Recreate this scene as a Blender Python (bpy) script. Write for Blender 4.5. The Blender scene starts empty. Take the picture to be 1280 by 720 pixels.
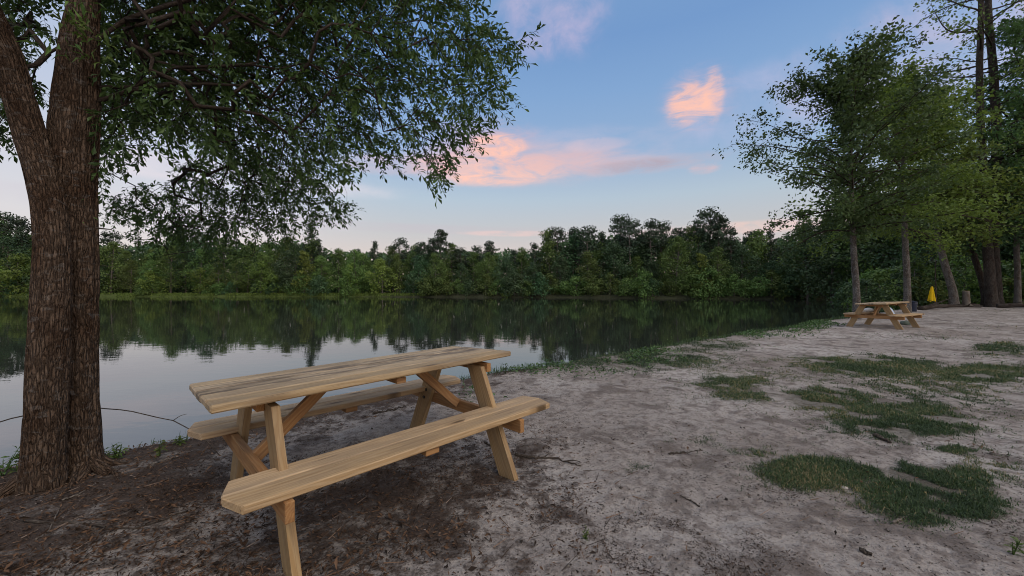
import bpy, math, random
import numpy as np
from mathutils import Vector, Matrix

rng = np.random.default_rng(7)
random.seed(7)
SC = bpy.context.scene
COL = SC.collection
PI = math.pi

# ------------------------------------------------------------------ camera
F, CU, CV, HC = 488.0, 640.0, 358.87, 1.2756      # focal in photo pixels, principal row, eye height
cam_d = bpy.data.cameras.new('camera')
cam_d.sensor_width = 36.0
cam_d.lens = F / 1280 * 36
cam_d.shift_y = (CV - 360.0) / 1280.0
cam_d.clip_start = 0.05
cam_d.clip_end = 3000
cam = bpy.data.objects.new('camera', cam_d)
cam.location = (0, 0, HC)
cam.rotation_euler = (PI / 2, 0, 0)
COL.objects.link(cam)
SC.camera = cam


def W(u, v, d):
    """world point seen at photo pixel u,v at depth d (used to measure the place)"""
    return np.array([(u - CU) / F * d, d, HC + (CV - v) / F * d])


def G(u, v, z=0.0):
    d = (HC - z) * F / (v - CV)
    return np.array([(u - CU) / F * d, d, z])


# ------------------------------------------------------------------ noise
def _hash(ix, iy, iz):
    n = (ix.astype(np.int64) * 374761393 + iy.astype(np.int64) * 668265263 + iz.astype(np.int64) * 1274126177) & 0x7fffffff
    n = ((n ^ (n >> 13)) * 1274126177) & 0x7fffffff
    n = n ^ (n >> 16)
    return (n & 0xffff) / 65535.0


def vnoise(p):
    p = np.asarray(p, float)
    i = np.floor(p).astype(np.int64)
    f = p - i
    f = f * f * (3 - 2 * f)
    r = 0
    for dx in (0, 1):
        wx = f[:, 0] if dx else 1 - f[:, 0]
        for dy in (0, 1):
            wy = f[:, 1] if dy else 1 - f[:, 1]
            for dz in (0, 1):
                wz = f[:, 2] if dz else 1 - f[:, 2]
                r = r + wx * wy * wz * _hash(i[:, 0] + dx, i[:, 1] + dy, i[:, 2] + dz)
    return r * 2 - 1


def fbm(p, o=4):
    a, s, r = 1.0, 0.0, 0
    p = np.asarray(p, float).copy()
    for _ in range(o):
        r = r + a * vnoise(p)
        s += a
        a *= 0.5
        p = p * 2.03 + 17.3
    return r / s


def sstep(a, b, x):
    t = np.clip((x - a) / (b - a), 0, 1)
    return t * t * (3 - 2 * t)


# ------------------------------------------------------------------ mesh collector
class MB:
    def __init__(self):
        self.v, self.q, self.t = [], [], []
        self.g, self.r = [], []
        self.n = 0

    def add(self, v, q=None, t=None, g=None, r=None):
        v = np.asarray(v, float).reshape(-1, 3)
        if q is not None and len(q):
            self.q.append(np.asarray(q, np.int64).reshape(-1, 4) + self.n)
        if t is not None and len(t):
            self.t.append(np.asarray(t, np.int64).reshape(-1, 3) + self.n)
        self.v.append(v)
        self.g.append(v if g is None else np.asarray(g, float).reshape(-1, 3))
        rr = np.zeros(len(v)) if r is None else np.broadcast_to(np.asarray(r, float), (len(v),))
        self.r.append(rr)
        self.n += len(v)

    def mesh(self, name, smooth=False):
        me = bpy.data.meshes.new(name)
        v = np.concatenate(self.v)
        q = np.concatenate(self.q) if self.q else np.zeros((0, 4), np.int64)
        t = np.concatenate(self.t) if self.t else np.zeros((0, 3), np.int64)
        me.vertices.add(len(v))
        me.vertices.foreach_set('co', v.astype(np.float32).ravel())
        nl = q.size + t.size
        me.loops.add(nl)
        me.loops.foreach_set('vertex_index', np.concatenate([q.ravel(), t.ravel()]).astype(np.int32))
        me.polygons.add(len(q) + len(t))
        ls = np.concatenate([np.arange(len(q)) * 4, q.size + np.arange(len(t)) * 3]).astype(np.int32)
        me.polygons.foreach_set('loop_start', ls)
        me.polygons.foreach_set('use_smooth', np.full(len(q) + len(t), smooth, bool))
        me.update(calc_edges=True)
        me.validate()
        a = me.attributes.new('gco', 'FLOAT_VECTOR', 'POINT')
        a.data.foreach_set('vector', np.concatenate(self.g).astype(np.float32).ravel())
        a = me.attributes.new('rnd', 'FLOAT', 'POINT')
        a.data.foreach_set('value', np.concatenate(self.r).astype(np.float32))
        return me

    def build(self, name, mat, parent=None, smooth=False):
        o = bpy.data.objects.new(name, self.mesh(name, smooth))
        if mat is not None:
            o.data.materials.append(mat)
        COL.objects.link(o)
        if parent is not None:
            o.parent = parent
        return o


def tag(o, label=None, cat=None, group=None, kind=None):
    if label: o['label'] = label
    if cat: o['category'] = cat
    if group: o['group'] = group
    if kind: o['kind'] = kind
    return o


def empty(name, loc, rz=0.0):
    o = bpy.data.objects.new(name, None)
    o.location = loc
    o.rotation_euler = (0, 0, rz)
    o.empty_display_size = 0.2
    COL.objects.link(o)
    return o


def copy_tree(o, parent=None):
    c = o.copy()
    COL.objects.link(c)
    if parent is not None:
        c.parent = parent
    for ch in list(o.children):
        copy_tree(ch, c)
    return c


def frame_of(path):
    d = np.gradient(path, axis=0)
    d /= np.linalg.norm(d, axis=1, keepdims=True) + 1e-12
    up = np.array([0.31, 0.17, 0.93]) if abs(d[0, 2]) < 0.8 else np.array([0.95, 0.25, 0.1])
    s = np.cross(d, up)
    s /= np.linalg.norm(s, axis=1, keepdims=True) + 1e-12
    n = np.cross(s, d)
    return d, s, n


def tube(mb, path, rad, seg=6, cap=True, disp=None, r=0.0):
    """swept tube along path; disp(pos, theta, i) -> radius factor"""
    path = np.asarray(path, float)
    m = len(path)
    rad = np.broadcast_to(np.asarray(rad, float), (m,))
    d, s, n = frame_of(path)
    th = np.arange(seg) / seg * 2 * PI
    c, sn = np.cos(th), np.sin(th)
    R = np.repeat(rad[:, None], seg, 1)
    if disp is not None:
        R = R * disp(path, th)
    v = path[:, None, :] + (s[:, None, :] * c[None, :, None] + n[:, None, :] * sn[None, :, None]) * R[:, :, None]
    i = np.arange(m - 1)[:, None] * seg
    j = np.arange(seg)[None, :]
    k = (j + 1) % seg
    q = np.stack([i + j, i + k, i + seg + k, i + seg + j], -1).reshape(-1, 4)
    ln = np.concatenate([[0], np.cumsum(np.linalg.norm(np.diff(path, axis=0), axis=1))])
    g = np.stack([np.broadcast_to(c[None, :], (m, seg)) * R, np.broadcast_to(sn[None, :], (m, seg)) * R, np.broadcast_to(ln[:, None], (m, seg))], -1)
    t = None
    if cap:
        v = np.concatenate([v.reshape(-1, 3), path[:1], path[-1:]])
        g = np.concatenate([g.reshape(-1, 3), [[0, 0, 0]], [[0, 0, ln[-1]]]])
        b = m * seg
        jj = np.arange(seg)
        kk = (jj + 1) % seg
        t = np.concatenate([np.stack([kk, jj, np.full(seg, b)], -1), np.stack([(m - 1) * seg + jj, (m - 1) * seg + kk, np.full(seg, b + 1)], -1)])
    mb.add(v, q, t, g, r)


def spline(pts, n):
    """Catmull-Rom through pts (rows may hold extra columns such as a radius)"""
    p = np.asarray(pts, float)
    p = np.concatenate([[2 * p[0] - p[1]], p, [2 * p[-1] - p[-2]]])
    m = len(p) - 3
    t = np.linspace(0, m - 1e-6, n)
    i = t.astype(int)
    f = (t - i)[:, None]
    a, b, c, d = p[i], p[i + 1], p[i + 2], p[i + 3]
    return 0.5 * ((2 * b) + (-a + c) * f + (2 * a - 5 * b + 4 * c - d) * f ** 2 + (-a + 3 * b - 3 * c + d) * f ** 3)


def unit(a):
    return a / (np.linalg.norm(a, axis=-1, keepdims=True) + 1e-12)


def leaves(mb, P, D, N, L, Wd, fold=0.25, droop=0.15, rnd=None):
    """leaf blades, four triangles each: obovate, folded at the midrib"""
    n = len(P)
    D = unit(D)
    S = unit(np.cross(D, N))
    Nn = np.cross(S, D)
    L = np.broadcast_to(L, (n,))[:, None]
    Wd = np.broadcast_to(Wd, (n,))[:, None]
    left = P + D * L * .62 + S * Wd * .5 + Nn * Wd * fold
    right = P + D * L * .62 - S * Wd * .5 + Nn * Wd * fold
    mid = P + D * L * .58
    tip = P + D * L - Nn * L * droop
    v = np.stack([P, left, tip, right, mid], 1).reshape(-1, 3)
    b = np.arange(n)[:, None] * 5
    t = np.concatenate([b + [[0, 4, 1]], b + [[1, 4, 2]], b + [[2, 4, 3]], b + [[3, 4, 0]]])
    rr = np.repeat(rng.random(n) if rnd is None else rnd, 5)
    mb.add(v, None, t, None, rr)


def leafquads(mb, P, D, N, L, Wd, rnd=None):
    n = len(P)
    D = unit(D)
    S = unit(np.cross(D, N))
    Nn = np.cross(S, D)
    L = np.broadcast_to(L, (n,))[:, None]
    Wd = np.broadcast_to(Wd, (n,))[:, None]
    v = np.stack([P, P + D * L * .55 + S * Wd * .5 + Nn * L * .05, P + D * L - Nn * L * .1, P + D * L * .5 - S * Wd * .5 + Nn * L * .05], 1).reshape(-1, 3)
    q = np.arange(n * 4).reshape(-1, 4)
    mb.add(v, q, None, None, np.repeat(rng.random(n) if rnd is None else rnd, 4))


def twigs(mb, A, B, ra, rb):
    """three-sided straight twigs, vectorised"""
    n = len(A)
    D = unit(B - A)
    up = np.where(np.abs(D[:, 2:3]) > .9, [[1., 0, 0]], [[0, 0, 1.]])
    S = unit(np.cross(D, up))
    T = np.cross(S, D)
    ra = np.broadcast_to(ra, (n,))[:, None]
    rb = np.broadcast_to(rb, (n,))[:, None]
    vs = []
    for C_, r_ in ((A, ra), (B, rb)):
        for k in range(3):
            a = k * 2 * PI / 3
            vs.append(C_ + (S * math.cos(a) + T * math.sin(a)) * r_)
    v = np.stack(vs, 1).reshape(-1, 3)
    b = np.arange(n)[:, None] * 6
    q = np.concatenate([b + [[0, 1, 4, 3]], b + [[1, 2, 5, 4]], b + [[2, 0, 3, 5]]])
    mb.add(v, q, None, None, np.repeat(rng.random(n), 6))


# ------------------------------------------------------------------ materials
class NT:
    def __init__(self, name):
        self.m = bpy.data.materials.new(name)
        self.m.use_nodes = True
        self.t = self.m.node_tree
        self.N = self.t.nodes
        self.L = self.t.links
        self.N.clear()
        self.out = self.N.new('ShaderNodeOutputMaterial')

    def n(self, typ, **kw):
        x = self.N.new('ShaderNode' + typ)
        for k, v in kw.items():
            setattr(x, k, v)
        return x

    def l(self, a, b):
        self.L.new(a, b)

    def set(self, sock, val):
        if hasattr(val, 'is_output'):
            self.l(val, sock)
        else:
            sock.default_value = val

    def attr(self, name, out='Fac'):
        return self.n('Attribute', attribute_name=name).outputs[out]

    def noise(self, vec=None, scale=5., detail=4., rough=.55, dist=0., out='Fac'):
        x = self.n('TexNoise')
        if vec is not None: self.l(vec, x.inputs['Vector'])
        x.inputs['Scale'].default_value = scale
        x.inputs['Detail'].default_value = detail
        x.inputs['Roughness'].default_value = rough
        x.inputs['Distortion'].default_value = dist
        return x.outputs[out]

    def mapv(self, vec, scale=(1, 1, 1), loc=(0, 0, 0)):
        x = self.n('Mapping')
        self.l(vec, x.inputs['Vector'])
        x.inputs['Scale'].default_value = scale
        x.inputs['Location'].default_value = loc
        return x.outputs['Vector']

    def math(self, op, a, b=None, c=None, clamp=False):
        x = self.n('Math', operation=op, use_clamp=clamp)
        for i, val in enumerate((a, b, c)):
            if val is not None: self.set(x.inputs[i], val)
        return x.outputs[0]

    def ramp(self, fac, stops, interp='LINEAR'):
        x = self.n('ValToRGB')
        cr = x.color_ramp
        cr.interpolation = interp
        while len(cr.elements) > 1: cr.elements.remove(cr.elements[-1])
        for i, (p, c) in enumerate(stops):
            e = cr.elements[0] if i == 0 else cr.elements.new(p)
            e.position = p
            e.color = (*c, 1) if len(c) == 3 else c
        self.l(fac, x.inputs[0])
        return x.outputs[0]

    def sm(self, x, a, b):
        n = self.n('MapRange', interpolation_type='SMOOTHSTEP')
        self.set(n.inputs['Value'], x)
        n.inputs['From Min'].default_value = a
        n.inputs['From Max'].default_value = b
        return n.outputs['Result']

    def mix(self, fac, a, b, blend='MIX'):
        x = self.n('MixRGB', blend_type=blend)
        self.set(x.inputs[0], fac)
        for i, c in ((1, a), (2, b)):
            if hasattr(c, 'is_output'): self.l(c, x.inputs[i])
            else: x.inputs[i].default_value = (*c, 1) if len(c) == 3 else c
        return x.outputs[0]

    def bump(self, h, strength=.5, dist=.01, normal=None):
        x = self.n('Bump')
        x.inputs['Strength'].default_value = strength
        x.inputs['Distance'].default_value = dist
        self.l(h, x.inputs['Height'])
        if normal is not None: self.l(normal, x.inputs['Normal'])
        return x.outputs['Normal']

    def pbr(self, col, rough=.8, normal=None, spec=.3, **kw):
        x = self.n('BsdfPrincipled')
        self.set(x.inputs['Base Color'], col if hasattr(col, 'is_output') else (*col, 1))
        self.set(x.inputs['Roughness'], rough)
        x.inputs['Specular IOR Level'].default_value = spec
        if normal is not None: self.l(normal, x.inputs['Normal'])
        for k, v in kw.items(): self.set(x.inputs[k], v)
        return x.outputs[0]

    def done(self, sh):
        self.l(sh, self.out.inputs['Surface'])
        return self.m


def leaf_mat(name, dark, light, trans=.3, rough=.5, spec=.25, dry=None):
    t = NT(name)
    r = t.attr('rnd')
    col = t.ramp(r, [(0, dark), (.75, light), (1, tuple(min(1, c * 1.35) for c in light))] if dry is None else [(0, dark), (.86, light), (1, dry)])
    geo = t.n('ObjectInfo').outputs['Random']
    hsv = t.n('HueSaturation')
    t.l(col, hsv.inputs['Color'])
    t.l(t.math('MULTIPLY_ADD', geo, .5, .78), hsv.inputs['Value'])
    t.l(t.math('MULTIPLY_ADD', geo, .05, .475), hsv.inputs['Hue'])
    c = hsv.outputs[0]
    p = t.pbr(c, rough, None, spec)
    tr = t.n('BsdfTranslucent')
    t.l(t.mix(1.0, c, (1.0, 1.0, .55), 'MULTIPLY'), tr.inputs['Color'])
    mx = t.n('MixShader')
    mx.inputs[0].default_value = trans
    t.l(p, mx.inputs[1])
    t.l(tr.outputs[0], mx.inputs[2])
    return t.done(mx.outputs[0])


def _nsep(self, c):
    x = self.n('SeparateColor')
    self.l(c, x.inputs[0])
    return x.outputs[0]


NT.n_sep = _nsep


M = {}
M['oak_leaf'] = leaf_mat('oak leaf', (.025, .046, .013), (.075, .120, .031), .32, .45, .35)
M['leaf_dark'] = leaf_mat('dark leaf', (.028, .060, .028), (.080, .140, .060), .25)
M['leaf_mid'] = leaf_mat('mid leaf', (.055, .100, .028), (.135, .20, .055), .3)
M['leaf_bright'] = leaf_mat('bright leaf', (.10, .155, .03), (.20, .28, .06), .3)
M['leaf_pine'] = leaf_mat('pine needles', (.022, .038, .022), (.050, .075, .042), .15)
M['leaf_right'] = leaf_mat('waterside oak leaf', (.034, .074, .030), (.098, .175, .064), .38)
M['leaf_lime'] = leaf_mat('yellowish leaf', (.068, .115, .027), (.17, .245, .06), .42)
M['grass'] = leaf_mat('grass blade', (.026, .046, .016), (.080, .122, .044), .25, .5, .35, (.27, .21, .11))
M['shore_grass'] = leaf_mat('shore grass', (.075, .105, .026), (.15, .19, .05), .3, .7, .1)
M['weed'] = leaf_mat('weed leaf', (.06, .10, .025), (.13, .19, .05), .3, .6, .2)


def bark_mat(name, c0, c1, c2, vs=9., zs=1.2, bump=.8, dist=.012, lichen=0., spec=.15):
    t = NT(name)
    g = t.attr('gco', 'Vector')
    v = t.mapv(g, (vs, vs, zs))
    n1 = t.noise(v, 3.0, 6, .65, .6)
    n2 = t.noise(t.mapv(g, (1, 1, .5)), 5., 3, .6)
    n3 = t.noise(t.mapv(g, (vs, vs, zs * 4)), 8., 4, .7)
    ridge = t.math('ABSOLUTE', t.math('SUBTRACT', n1, .5))
    col = t.ramp(n1, [(.30, c0), (.47, c1), (.66, c2)])
    dv = t.n('VectorMath', operation='ADD')
    t.l(t.mapv(g, (vs * 3.4, vs * 3.4, zs * 4.5)), dv.inputs[0])
    nz = t.n('TexNoise'); t.l(t.mapv(g, (vs, vs, zs * 2)), nz.inputs['Vector']); nz.inputs['Scale'].default_value = 1.6; nz.inputs['Detail'].default_value = 4
    sc_ = t.n('VectorMath', operation='SCALE'); t.l(nz.outputs['Color'], sc_.inputs[0]); sc_.inputs['Scale'].default_value = 1.3
    t.l(sc_.outputs[0], dv.inputs[1])
    ve = t.n('TexVoronoi', feature='DISTANCE_TO_EDGE'); t.l(dv.outputs[0], ve.inputs['Vector']); ve.inputs['Scale'].default_value = 1.0
    fs = t.sm(ve.outputs['Distance'], .0, .26)
    vc = t.n('TexVoronoi', feature='F1'); t.l(dv.outputs[0], vc.inputs['Vector']); vc.inputs['Scale'].default_value = 1.0
    pl = t.n_sep(vc.outputs['Color'])
    col = t.mix(.55, col, t.mix(pl, c1, tuple((a + b) / 2 for a, b in zip(c1, c2))))
    col = t.mix(t.math('MULTIPLY', t.math('SUBTRACT', 1., fs), .62), col, c0)
    col = t.mix(t.sm(n2, .42, .68), col, t.mix(1.0, col, (.62, .52, .45), 'MULTIPLY'))
    col = t.mix(t.math('MULTIPLY', t.sm(n3, .50, .72), .45), col, c2)
    if lichen:
        nl = t.noise(t.mapv(g, (1, 1, 2.2)), 14., 4, .6, .5)
        col = t.mix(t.math('MULTIPLY', t.sm(nl, .56, .66), lichen), col, (.33, .32, .30))
    h = t.math('ADD', t.math('ADD', t.math('MULTIPLY', ridge, 1.2), t.math('MULTIPLY', n3, .5)), t.math('MULTIPLY', fs, .9))
    return t.done(t.pbr(col, .9, t.bump(h, bump, dist), spec))


M['oak_bark'] = bark_mat('oak bark', (.017, .011, .008), (.112, .074, .050), (.235, .172, .125), 20., 3.0, 1.0, .014, .22, .1)
M['oak_limb'] = bark_mat('oak limb bark', (.035, .026, .020), (.095, .072, .055), (.17, .14, .115), 9., 2.5, .9, .012, .85)
M['branch'] = bark_mat('branch bark', (.02, .015, .012), (.05, .038, .03), (.09, .07, .055), 20, 4, .6, .004)
M['grey_bark'] = bark_mat('pale grey bark', (.05, .045, .039), (.15, .132, .115), (.27, .245, .22), 6., 2.6, .8, .02, .5)
M['dark_bark'] = bark_mat('dark bark', (.028, .023, .02), (.080, .066, .056), (.15, .125, .105), 7., 1.2, .9, .03)
M['far_bark'] = bark_mat('far bark', (.08, .07, .06), (.16, .14, .12), (.24, .22, .19), 3., 1., .4, .02)


def wood_mat(name, base, lo, hi, stain=0., grey=0.):
    t = NT(name)
    g = t.attr('gco', 'Vector')
    r = t.attr('rnd')
    warp = t.noise(t.mapv(g, (1.1, 5, 5)), 1.6, 2, .5)
    # growth rings cut by the saw: bands across the board, stretched along it
    sv = t.n('SeparateXYZ'); t.l(g, sv.inputs[0])
    rr = t.math('ADD', t.math('MULTIPLY', sv.outputs[1], 330.), t.math('MULTIPLY', sv.outputs[2], 240.))
    ph = t.math('ADD', rr, t.math('MULTIPLY', warp, 34.))
    band = t.math('MULTIPLY_ADD', t.math('SINE', ph), .5, .5)
    fine = t.noise(t.mapv(g, (2.2, 90, 90)), 2.2, 5, .65)
    broad = t.noise(t.mapv(g, (1.5, 22, 22)), 1.7, 4, .6)
    col = t.mix(t.math('MULTIPLY', t.sm(band, .2, .9), .6), base, hi)
    col = t.mix(t.math('MULTIPLY', t.sm(broad, .50, .66), .45), col, lo)
    col = t.mix(t.math('MULTIPLY', t.sm(fine, .50, .70), .55), col, lo)
    # knots
    vo = t.n('TexVoronoi', feature='F1', voronoi_dimensions='2D')
    t.l(t.mapv(g, (2.2, 8.5, 0)), vo.inputs['Vector'])
    vo.inputs['Scale'].default_value = 1.0
    kd = vo.outputs['Distance']
    kmask = t.math('MULTIPLY', t.math('SUBTRACT', 1.0, t.sm(kd, .05, .17)), t.sm(t.n_sep(vo.outputs['Color']), .70, .74))
    ring = t.math('MULTIPLY', t.math('SUBTRACT', 1.0, t.sm(kd, .16, .34)), t.sm(t.n_sep(vo.outputs['Color']), .70, .74))
    col = t.mix(t.math('MULTIPLY', ring, .5), col, lo)
    col = t.mix(t.math('MULTIPLY', kmask, .85), col, tuple(c * .36 for c in lo))
    # each board a little different
    hs = t.n('HueSaturation'); t.l(col, hs.inputs['Color'])
    t.l(t.math('MULTIPLY_ADD', r, .42, .78), hs.inputs['Value'])
    t.l(t.math('MULTIPLY_ADD', r, -.25, 1.08), hs.inputs['Saturation'])
    col = hs.outputs[0]
    if grey:
        gm = t.sm(t.noise(t.mapv(g, (1.2, 6, 6)), 1.5, 4, .6), .38, .62)
        col = t.mix(t.math('MULTIPLY', gm, grey), col, (.20, .155, .112))
        ck = t.sm(t.noise(t.mapv(g, (1.6, 130, 60)), 1.3, 3, .6), .66, .70)
        col = t.mix(t.math('MULTIPLY', ck, .75), col, (.05, .035, .022))
    if stain:
        sm_ = t.sm(t.noise(t.mapv(g, (1.5, 9, 9), (3, 1, 0)), 1.9, 5, .7), .40, .60)
        near = t.math('MULTIPLY', sm_, t.sm(r, .80, .86))
        col = t.mix(t.math('MULTIPLY', near, stain), col, (.055, .043, .033))
        s2 = t.sm(t.noise(t.mapv(g, (2, 20, 20), (7, 5, 0)), 2.2, 5, .7), .60, .72)
        col = t.mix(t.math('MULTIPLY', s2, stain * .55), col, (.10, .075, .055))
    h = t.math('ADD', t.math('MULTIPLY', fine, .8), t.math('MULTIPLY', band, .25))
    return t.done(t.pbr(col, .72, t.bump(h, .35, .003), .25))


M['wood_top'] = wood_mat('weathered table top pine', (.46, .325, .175), (.22, .14, .072), (.57, .43, .26), .7, .5)
M['wood_seat'] = wood_mat('bench pine', (.50, .335, .175), (.27, .165, .078), (.60, .435, .255), 0., .38)
M['wood_leg'] = wood_mat('treated pine frame', (.37, .225, .09), (.20, .11, .04), (.47, .32, .15), 0., .32)
M['wood_brace'] = wood_mat('reddish pine brace', (.38, .185, .065), (.24, .11, .042), (.48, .27, .11), 0., .22)


def plain(name, col, rough=.7, spec=.3, var=.25, scale=20., bump=.2, dist=.005, trans=0.):
    t = NT(name)
    tc = t.n('TexCoord').outputs['Object']
    n = t.noise(tc, scale, 4, .6)
    c = t.mix(n, tuple(x * (1 - var) for x in col), tuple(min(1, x * (1 + var)) for x in col))
    p = t.pbr(c, rough, t.bump(n, bump, dist), spec)
    if trans:
        tr = t.n('BsdfTranslucent'); t.l(c, tr.inputs['Color'])
        mx = t.n('MixShader'); mx.inputs[0].default_value = trans
        t.l(p, mx.inputs[1]); t.l(tr.outputs[0], mx.inputs[2])
        return t.done(mx.outputs[0])
    return t.done(p)


M['bolt'] = plain('rusted bolt', (.035, .028, .024), .55, .5)
M['yellow'] = plain('yellow towel cloth', (.80, .55, .02), .85, .1, .12, 60, .3, .004, .25)
M['white_bag'] = plain('white plastic bag', (.72, .71, .68), .45, .4, .08, 15, .4, .02, .2)
M['blue_bag'] = plain('pale blue bag', (.45, .55, .68), .5, .3)
M['navy'] = plain('navy plastic bin', (.018, .024, .045), .45, .4)
M['olive'] = plain('grey green bag', (.09, .11, .085), .7, .2)
M['stone'] = plain('pale stone', (.42, .38, .34), .85, .2, .2, 25, .5, .01)
M['stick'] = bark_mat('dead stick', (.03, .025, .02), (.085, .068, .055), (.16, .135, .11), 25, 5, .6, .004)
M['pale_stick'] = bark_mat('pale dead stick', (.10, .085, .07), (.20, .17, .14), (.32, .28, .24), 25, 5, .6, .004)


def litter_mat():
    t = NT('dead leaf litter')
    col = t.ramp(t.attr('rnd'), [(0, (.020, .015, .012)), (.3, (.055, .036, .025)), (.55, (.115, .065, .038)), (.8, (.19, .115, .07)), (1, (.30, .23, .18))])
    return t.done(t.pbr(col, .8, None, .15))


M['litter'] = litter_mat()


def crumb_mat():
    t = NT('soil crumbs')
    col = t.ramp(t.attr('rnd'), [(0, (.030, .025, .021)), (.6, (.10, .085, .074)), (1, (.30, .26, .23))])
    return t.done(t.pbr(col, .9, None, .1))


M['crumb'] = crumb_mat()

# ------------------------------------------------------------------ lake outline and land height
WATER_Z = -0.47
NEAR = [(-260, -25), (-150, -14), (-40, -6.5), (-15, -1.6), (-7, 1.1), (-4.6, 2.25), (-3.66, 2.80), (-3.15, 3.03), (-2.74, 3.34), (-1.9, 4.2), (-0.88, 5.42), (-.28, 5.94), (.77, 6.62), (1.82, 7.40), (4.0, 9.1), (6.4, 10.9), (8.9, 12.5), (10.5, 13.9), (12, 15.0), (14.4, 16.7), (19, 20.0), (24, 23.9), (28, 27.4), (33, 31), (41, 37), (50, 44), (56, 52)]
FAR = [(54, 58), (47, 59), (40, 57), (32, 58.5), (25, 60), (17, 63.5), (8, 66), (-2, 66.5), (-12, 68.5), (-25, 71), (-42, 72), (-62, 71), (-85, 72), (-120, 78), (-260, 84)]
# soften the corners of the near shore a little
LAKE = np.array(NEAR + FAR, float)


def lake_sd(x, y):
    """signed distance to the lake outline, positive on land"""
    P = np.stack([x, y], -1)
    best = np.full(len(P), 1e9)
    inside = np.zeros(len(P), bool)
    n = len(LAKE)
    for i in range(n):
        a, b = LAKE[i], LAKE[(i + 1) % n]
        ab = b - a
        t = np.clip(((P - a) @ ab) / (ab @ ab), 0, 1)
        d = np.linalg.norm(P - a - t[:, None] * ab, axis=1)
        best = np.minimum(best, d)
        c = (a[1] > P[:, 1]) != (b[1] > P[:, 1])
        xs = (b[0] - a[0]) * (P[:, 1] - a[1]) / (b[1] - a[1] + 1e-12) + a[0]
        inside ^= c & (P[:, 0] < xs)
    return np.where(inside, -best, best)


def bumps(x, y, z=0.0):
    return np.stack([x, y, np.full_like(x, z)], -1)


def height(x, y, fine=True):
    x = np.asarray(x, float); y = np.asarray(y, float)
    sd = lake_sd(x, y)
    wob = .16 * fbm(bumps(x * 1.3, y * 1.3, 3.), 3) + .3 * sstep(20, 60, np.hypot(x, y)) * fbm(bumps(x * .25, y * .25, 5.), 2)
    s = sd + wob
    z = -0.95 * sstep(.18, -1.25, s) - .9 * sstep(-1, -9, s)
    land = sstep(0., .6, s)
    z = z + land * .028 * fbm(bumps(x * .9, y * .9, 1.), 3)
    z = z + land * .020 * fbm(bumps(x * 4.0, y * 4.0, 2.), 3)
    if fine:
        z = z + .010 * fbm(bumps(x * 14, y * 14, 8.), 3)
    r = np.hypot(x - 11.35, y - 11.96)
    z = z + .045 * sstep(3.2, 1.2, r)
    # low swell of sand at the right, behind the second table
    z = z + .10 * np.exp(-(((x - 17) / 5) ** 2 + ((y - 16.5) / 2.5) ** 2)) * land
    # root mound round the near tree
    z = z + .05 * np.exp(-(((x + 2.55) / .55) ** 2 + ((y - 2.45) / .55) ** 2))
    far = sstep(4, 40, sd) * sstep(30, 60, np.hypot(x, y))
    return z + far * 1.2


def hz(x, y):
    return float(height(np.array([x]), np.array([y]))[0])


# grass patches measured on the photo: u, v, half-width, half-height, density
GP = [(1015, 590, 66, 19, 1.), (1160, 612, 78, 30, 1.), (1115, 588, 40, 13, .8), (1190, 562, 36, 7, .8), (1040, 500, 55, 15, 1.), (1128, 525, 85, 20, 1.), (1075, 456, 62, 14, 1.),
      (1150, 490, 95, 24, .55), (1000, 452, 50, 9, .5), (922, 480, 50, 12, .8), (936, 497, 45, 8, .8), (1130, 458, 42, 12, 1.), (1232, 464, 60, 12, 1.), (1252, 436, 42, 9, .9), (1225, 492, 75, 15, .45),
      (815, 448, 85, 13, .8), (888, 431, 52, 7, .8), (745, 456, 46, 9, .45), (935, 566, 32, 9, .45), (875, 549, 45, 9, .35), (1170, 422, 45, 4, .4), (1240, 410, 50, 3, .3), (1100, 420, 40, 3, .3), (960, 413, 55, 4, .5),
      (1215, 640, 50, 14, .25), (1250, 585, 40, 12, .2), (1060, 540, 60, 9, .35), (985, 470, 60, 8, .35), (800, 580, 16, 5, .3), (690, 462, 40, 6, .4), (1200, 530, 70, 12, .35), (1100, 385.5, 60, 1.5, .3), (1255, 388, 40, 2, .3)]
GP += [(1120, 480, 165, 48, .34), (900, 475, 90, 28, .30), (800, 447, 115, 15, .8), (1180, 600, 90, 30, .5)]
GPW = []
for (u, v, ru, rv, den) in GP:
    c = G(u, v)
    GPW.append((c[0], c[1], ru / F * c[1], rv * c[1] / (v - CV), den))


def grass_field(x, y):
    g = np.zeros_like(x)
    wx = x + .13 * fbm(bumps(x * 2.2, y * 2.2, 11.), 3) * np.minimum(1.5, np.hypot(x, y) / 4)
    wy = y + .13 * fbm(bumps(x * 2.2, y * 2.2, 12.), 3) * np.minimum(1.5, np.hypot(x, y) / 4)
    ang = None
    for (cx, cy, rx, ry, den) in GPW:
        # ellipse axes follow the sight line to the patch
        a = math.atan2(cx, cy)
        dx, dy = wx - cx, wy - cy
        p = dx - dy * (cx / cy)          # sideways
        e = (p / rx) ** 2 + (dy / ry) ** 2
        g = np.maximum(g, den * sstep(2.2, .1, e))
    return g


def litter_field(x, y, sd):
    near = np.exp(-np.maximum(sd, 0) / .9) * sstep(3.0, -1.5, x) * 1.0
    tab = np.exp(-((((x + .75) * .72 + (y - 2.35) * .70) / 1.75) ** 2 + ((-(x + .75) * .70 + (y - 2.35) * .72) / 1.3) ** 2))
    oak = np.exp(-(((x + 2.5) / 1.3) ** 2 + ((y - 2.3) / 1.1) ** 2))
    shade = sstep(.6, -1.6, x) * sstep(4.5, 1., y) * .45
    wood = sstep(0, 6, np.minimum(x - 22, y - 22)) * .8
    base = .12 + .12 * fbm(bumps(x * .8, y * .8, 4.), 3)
    return np.clip(np.maximum.reduce([near, tab * .70, oak * .8, shade, wood, base]), 0, 1)


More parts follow.
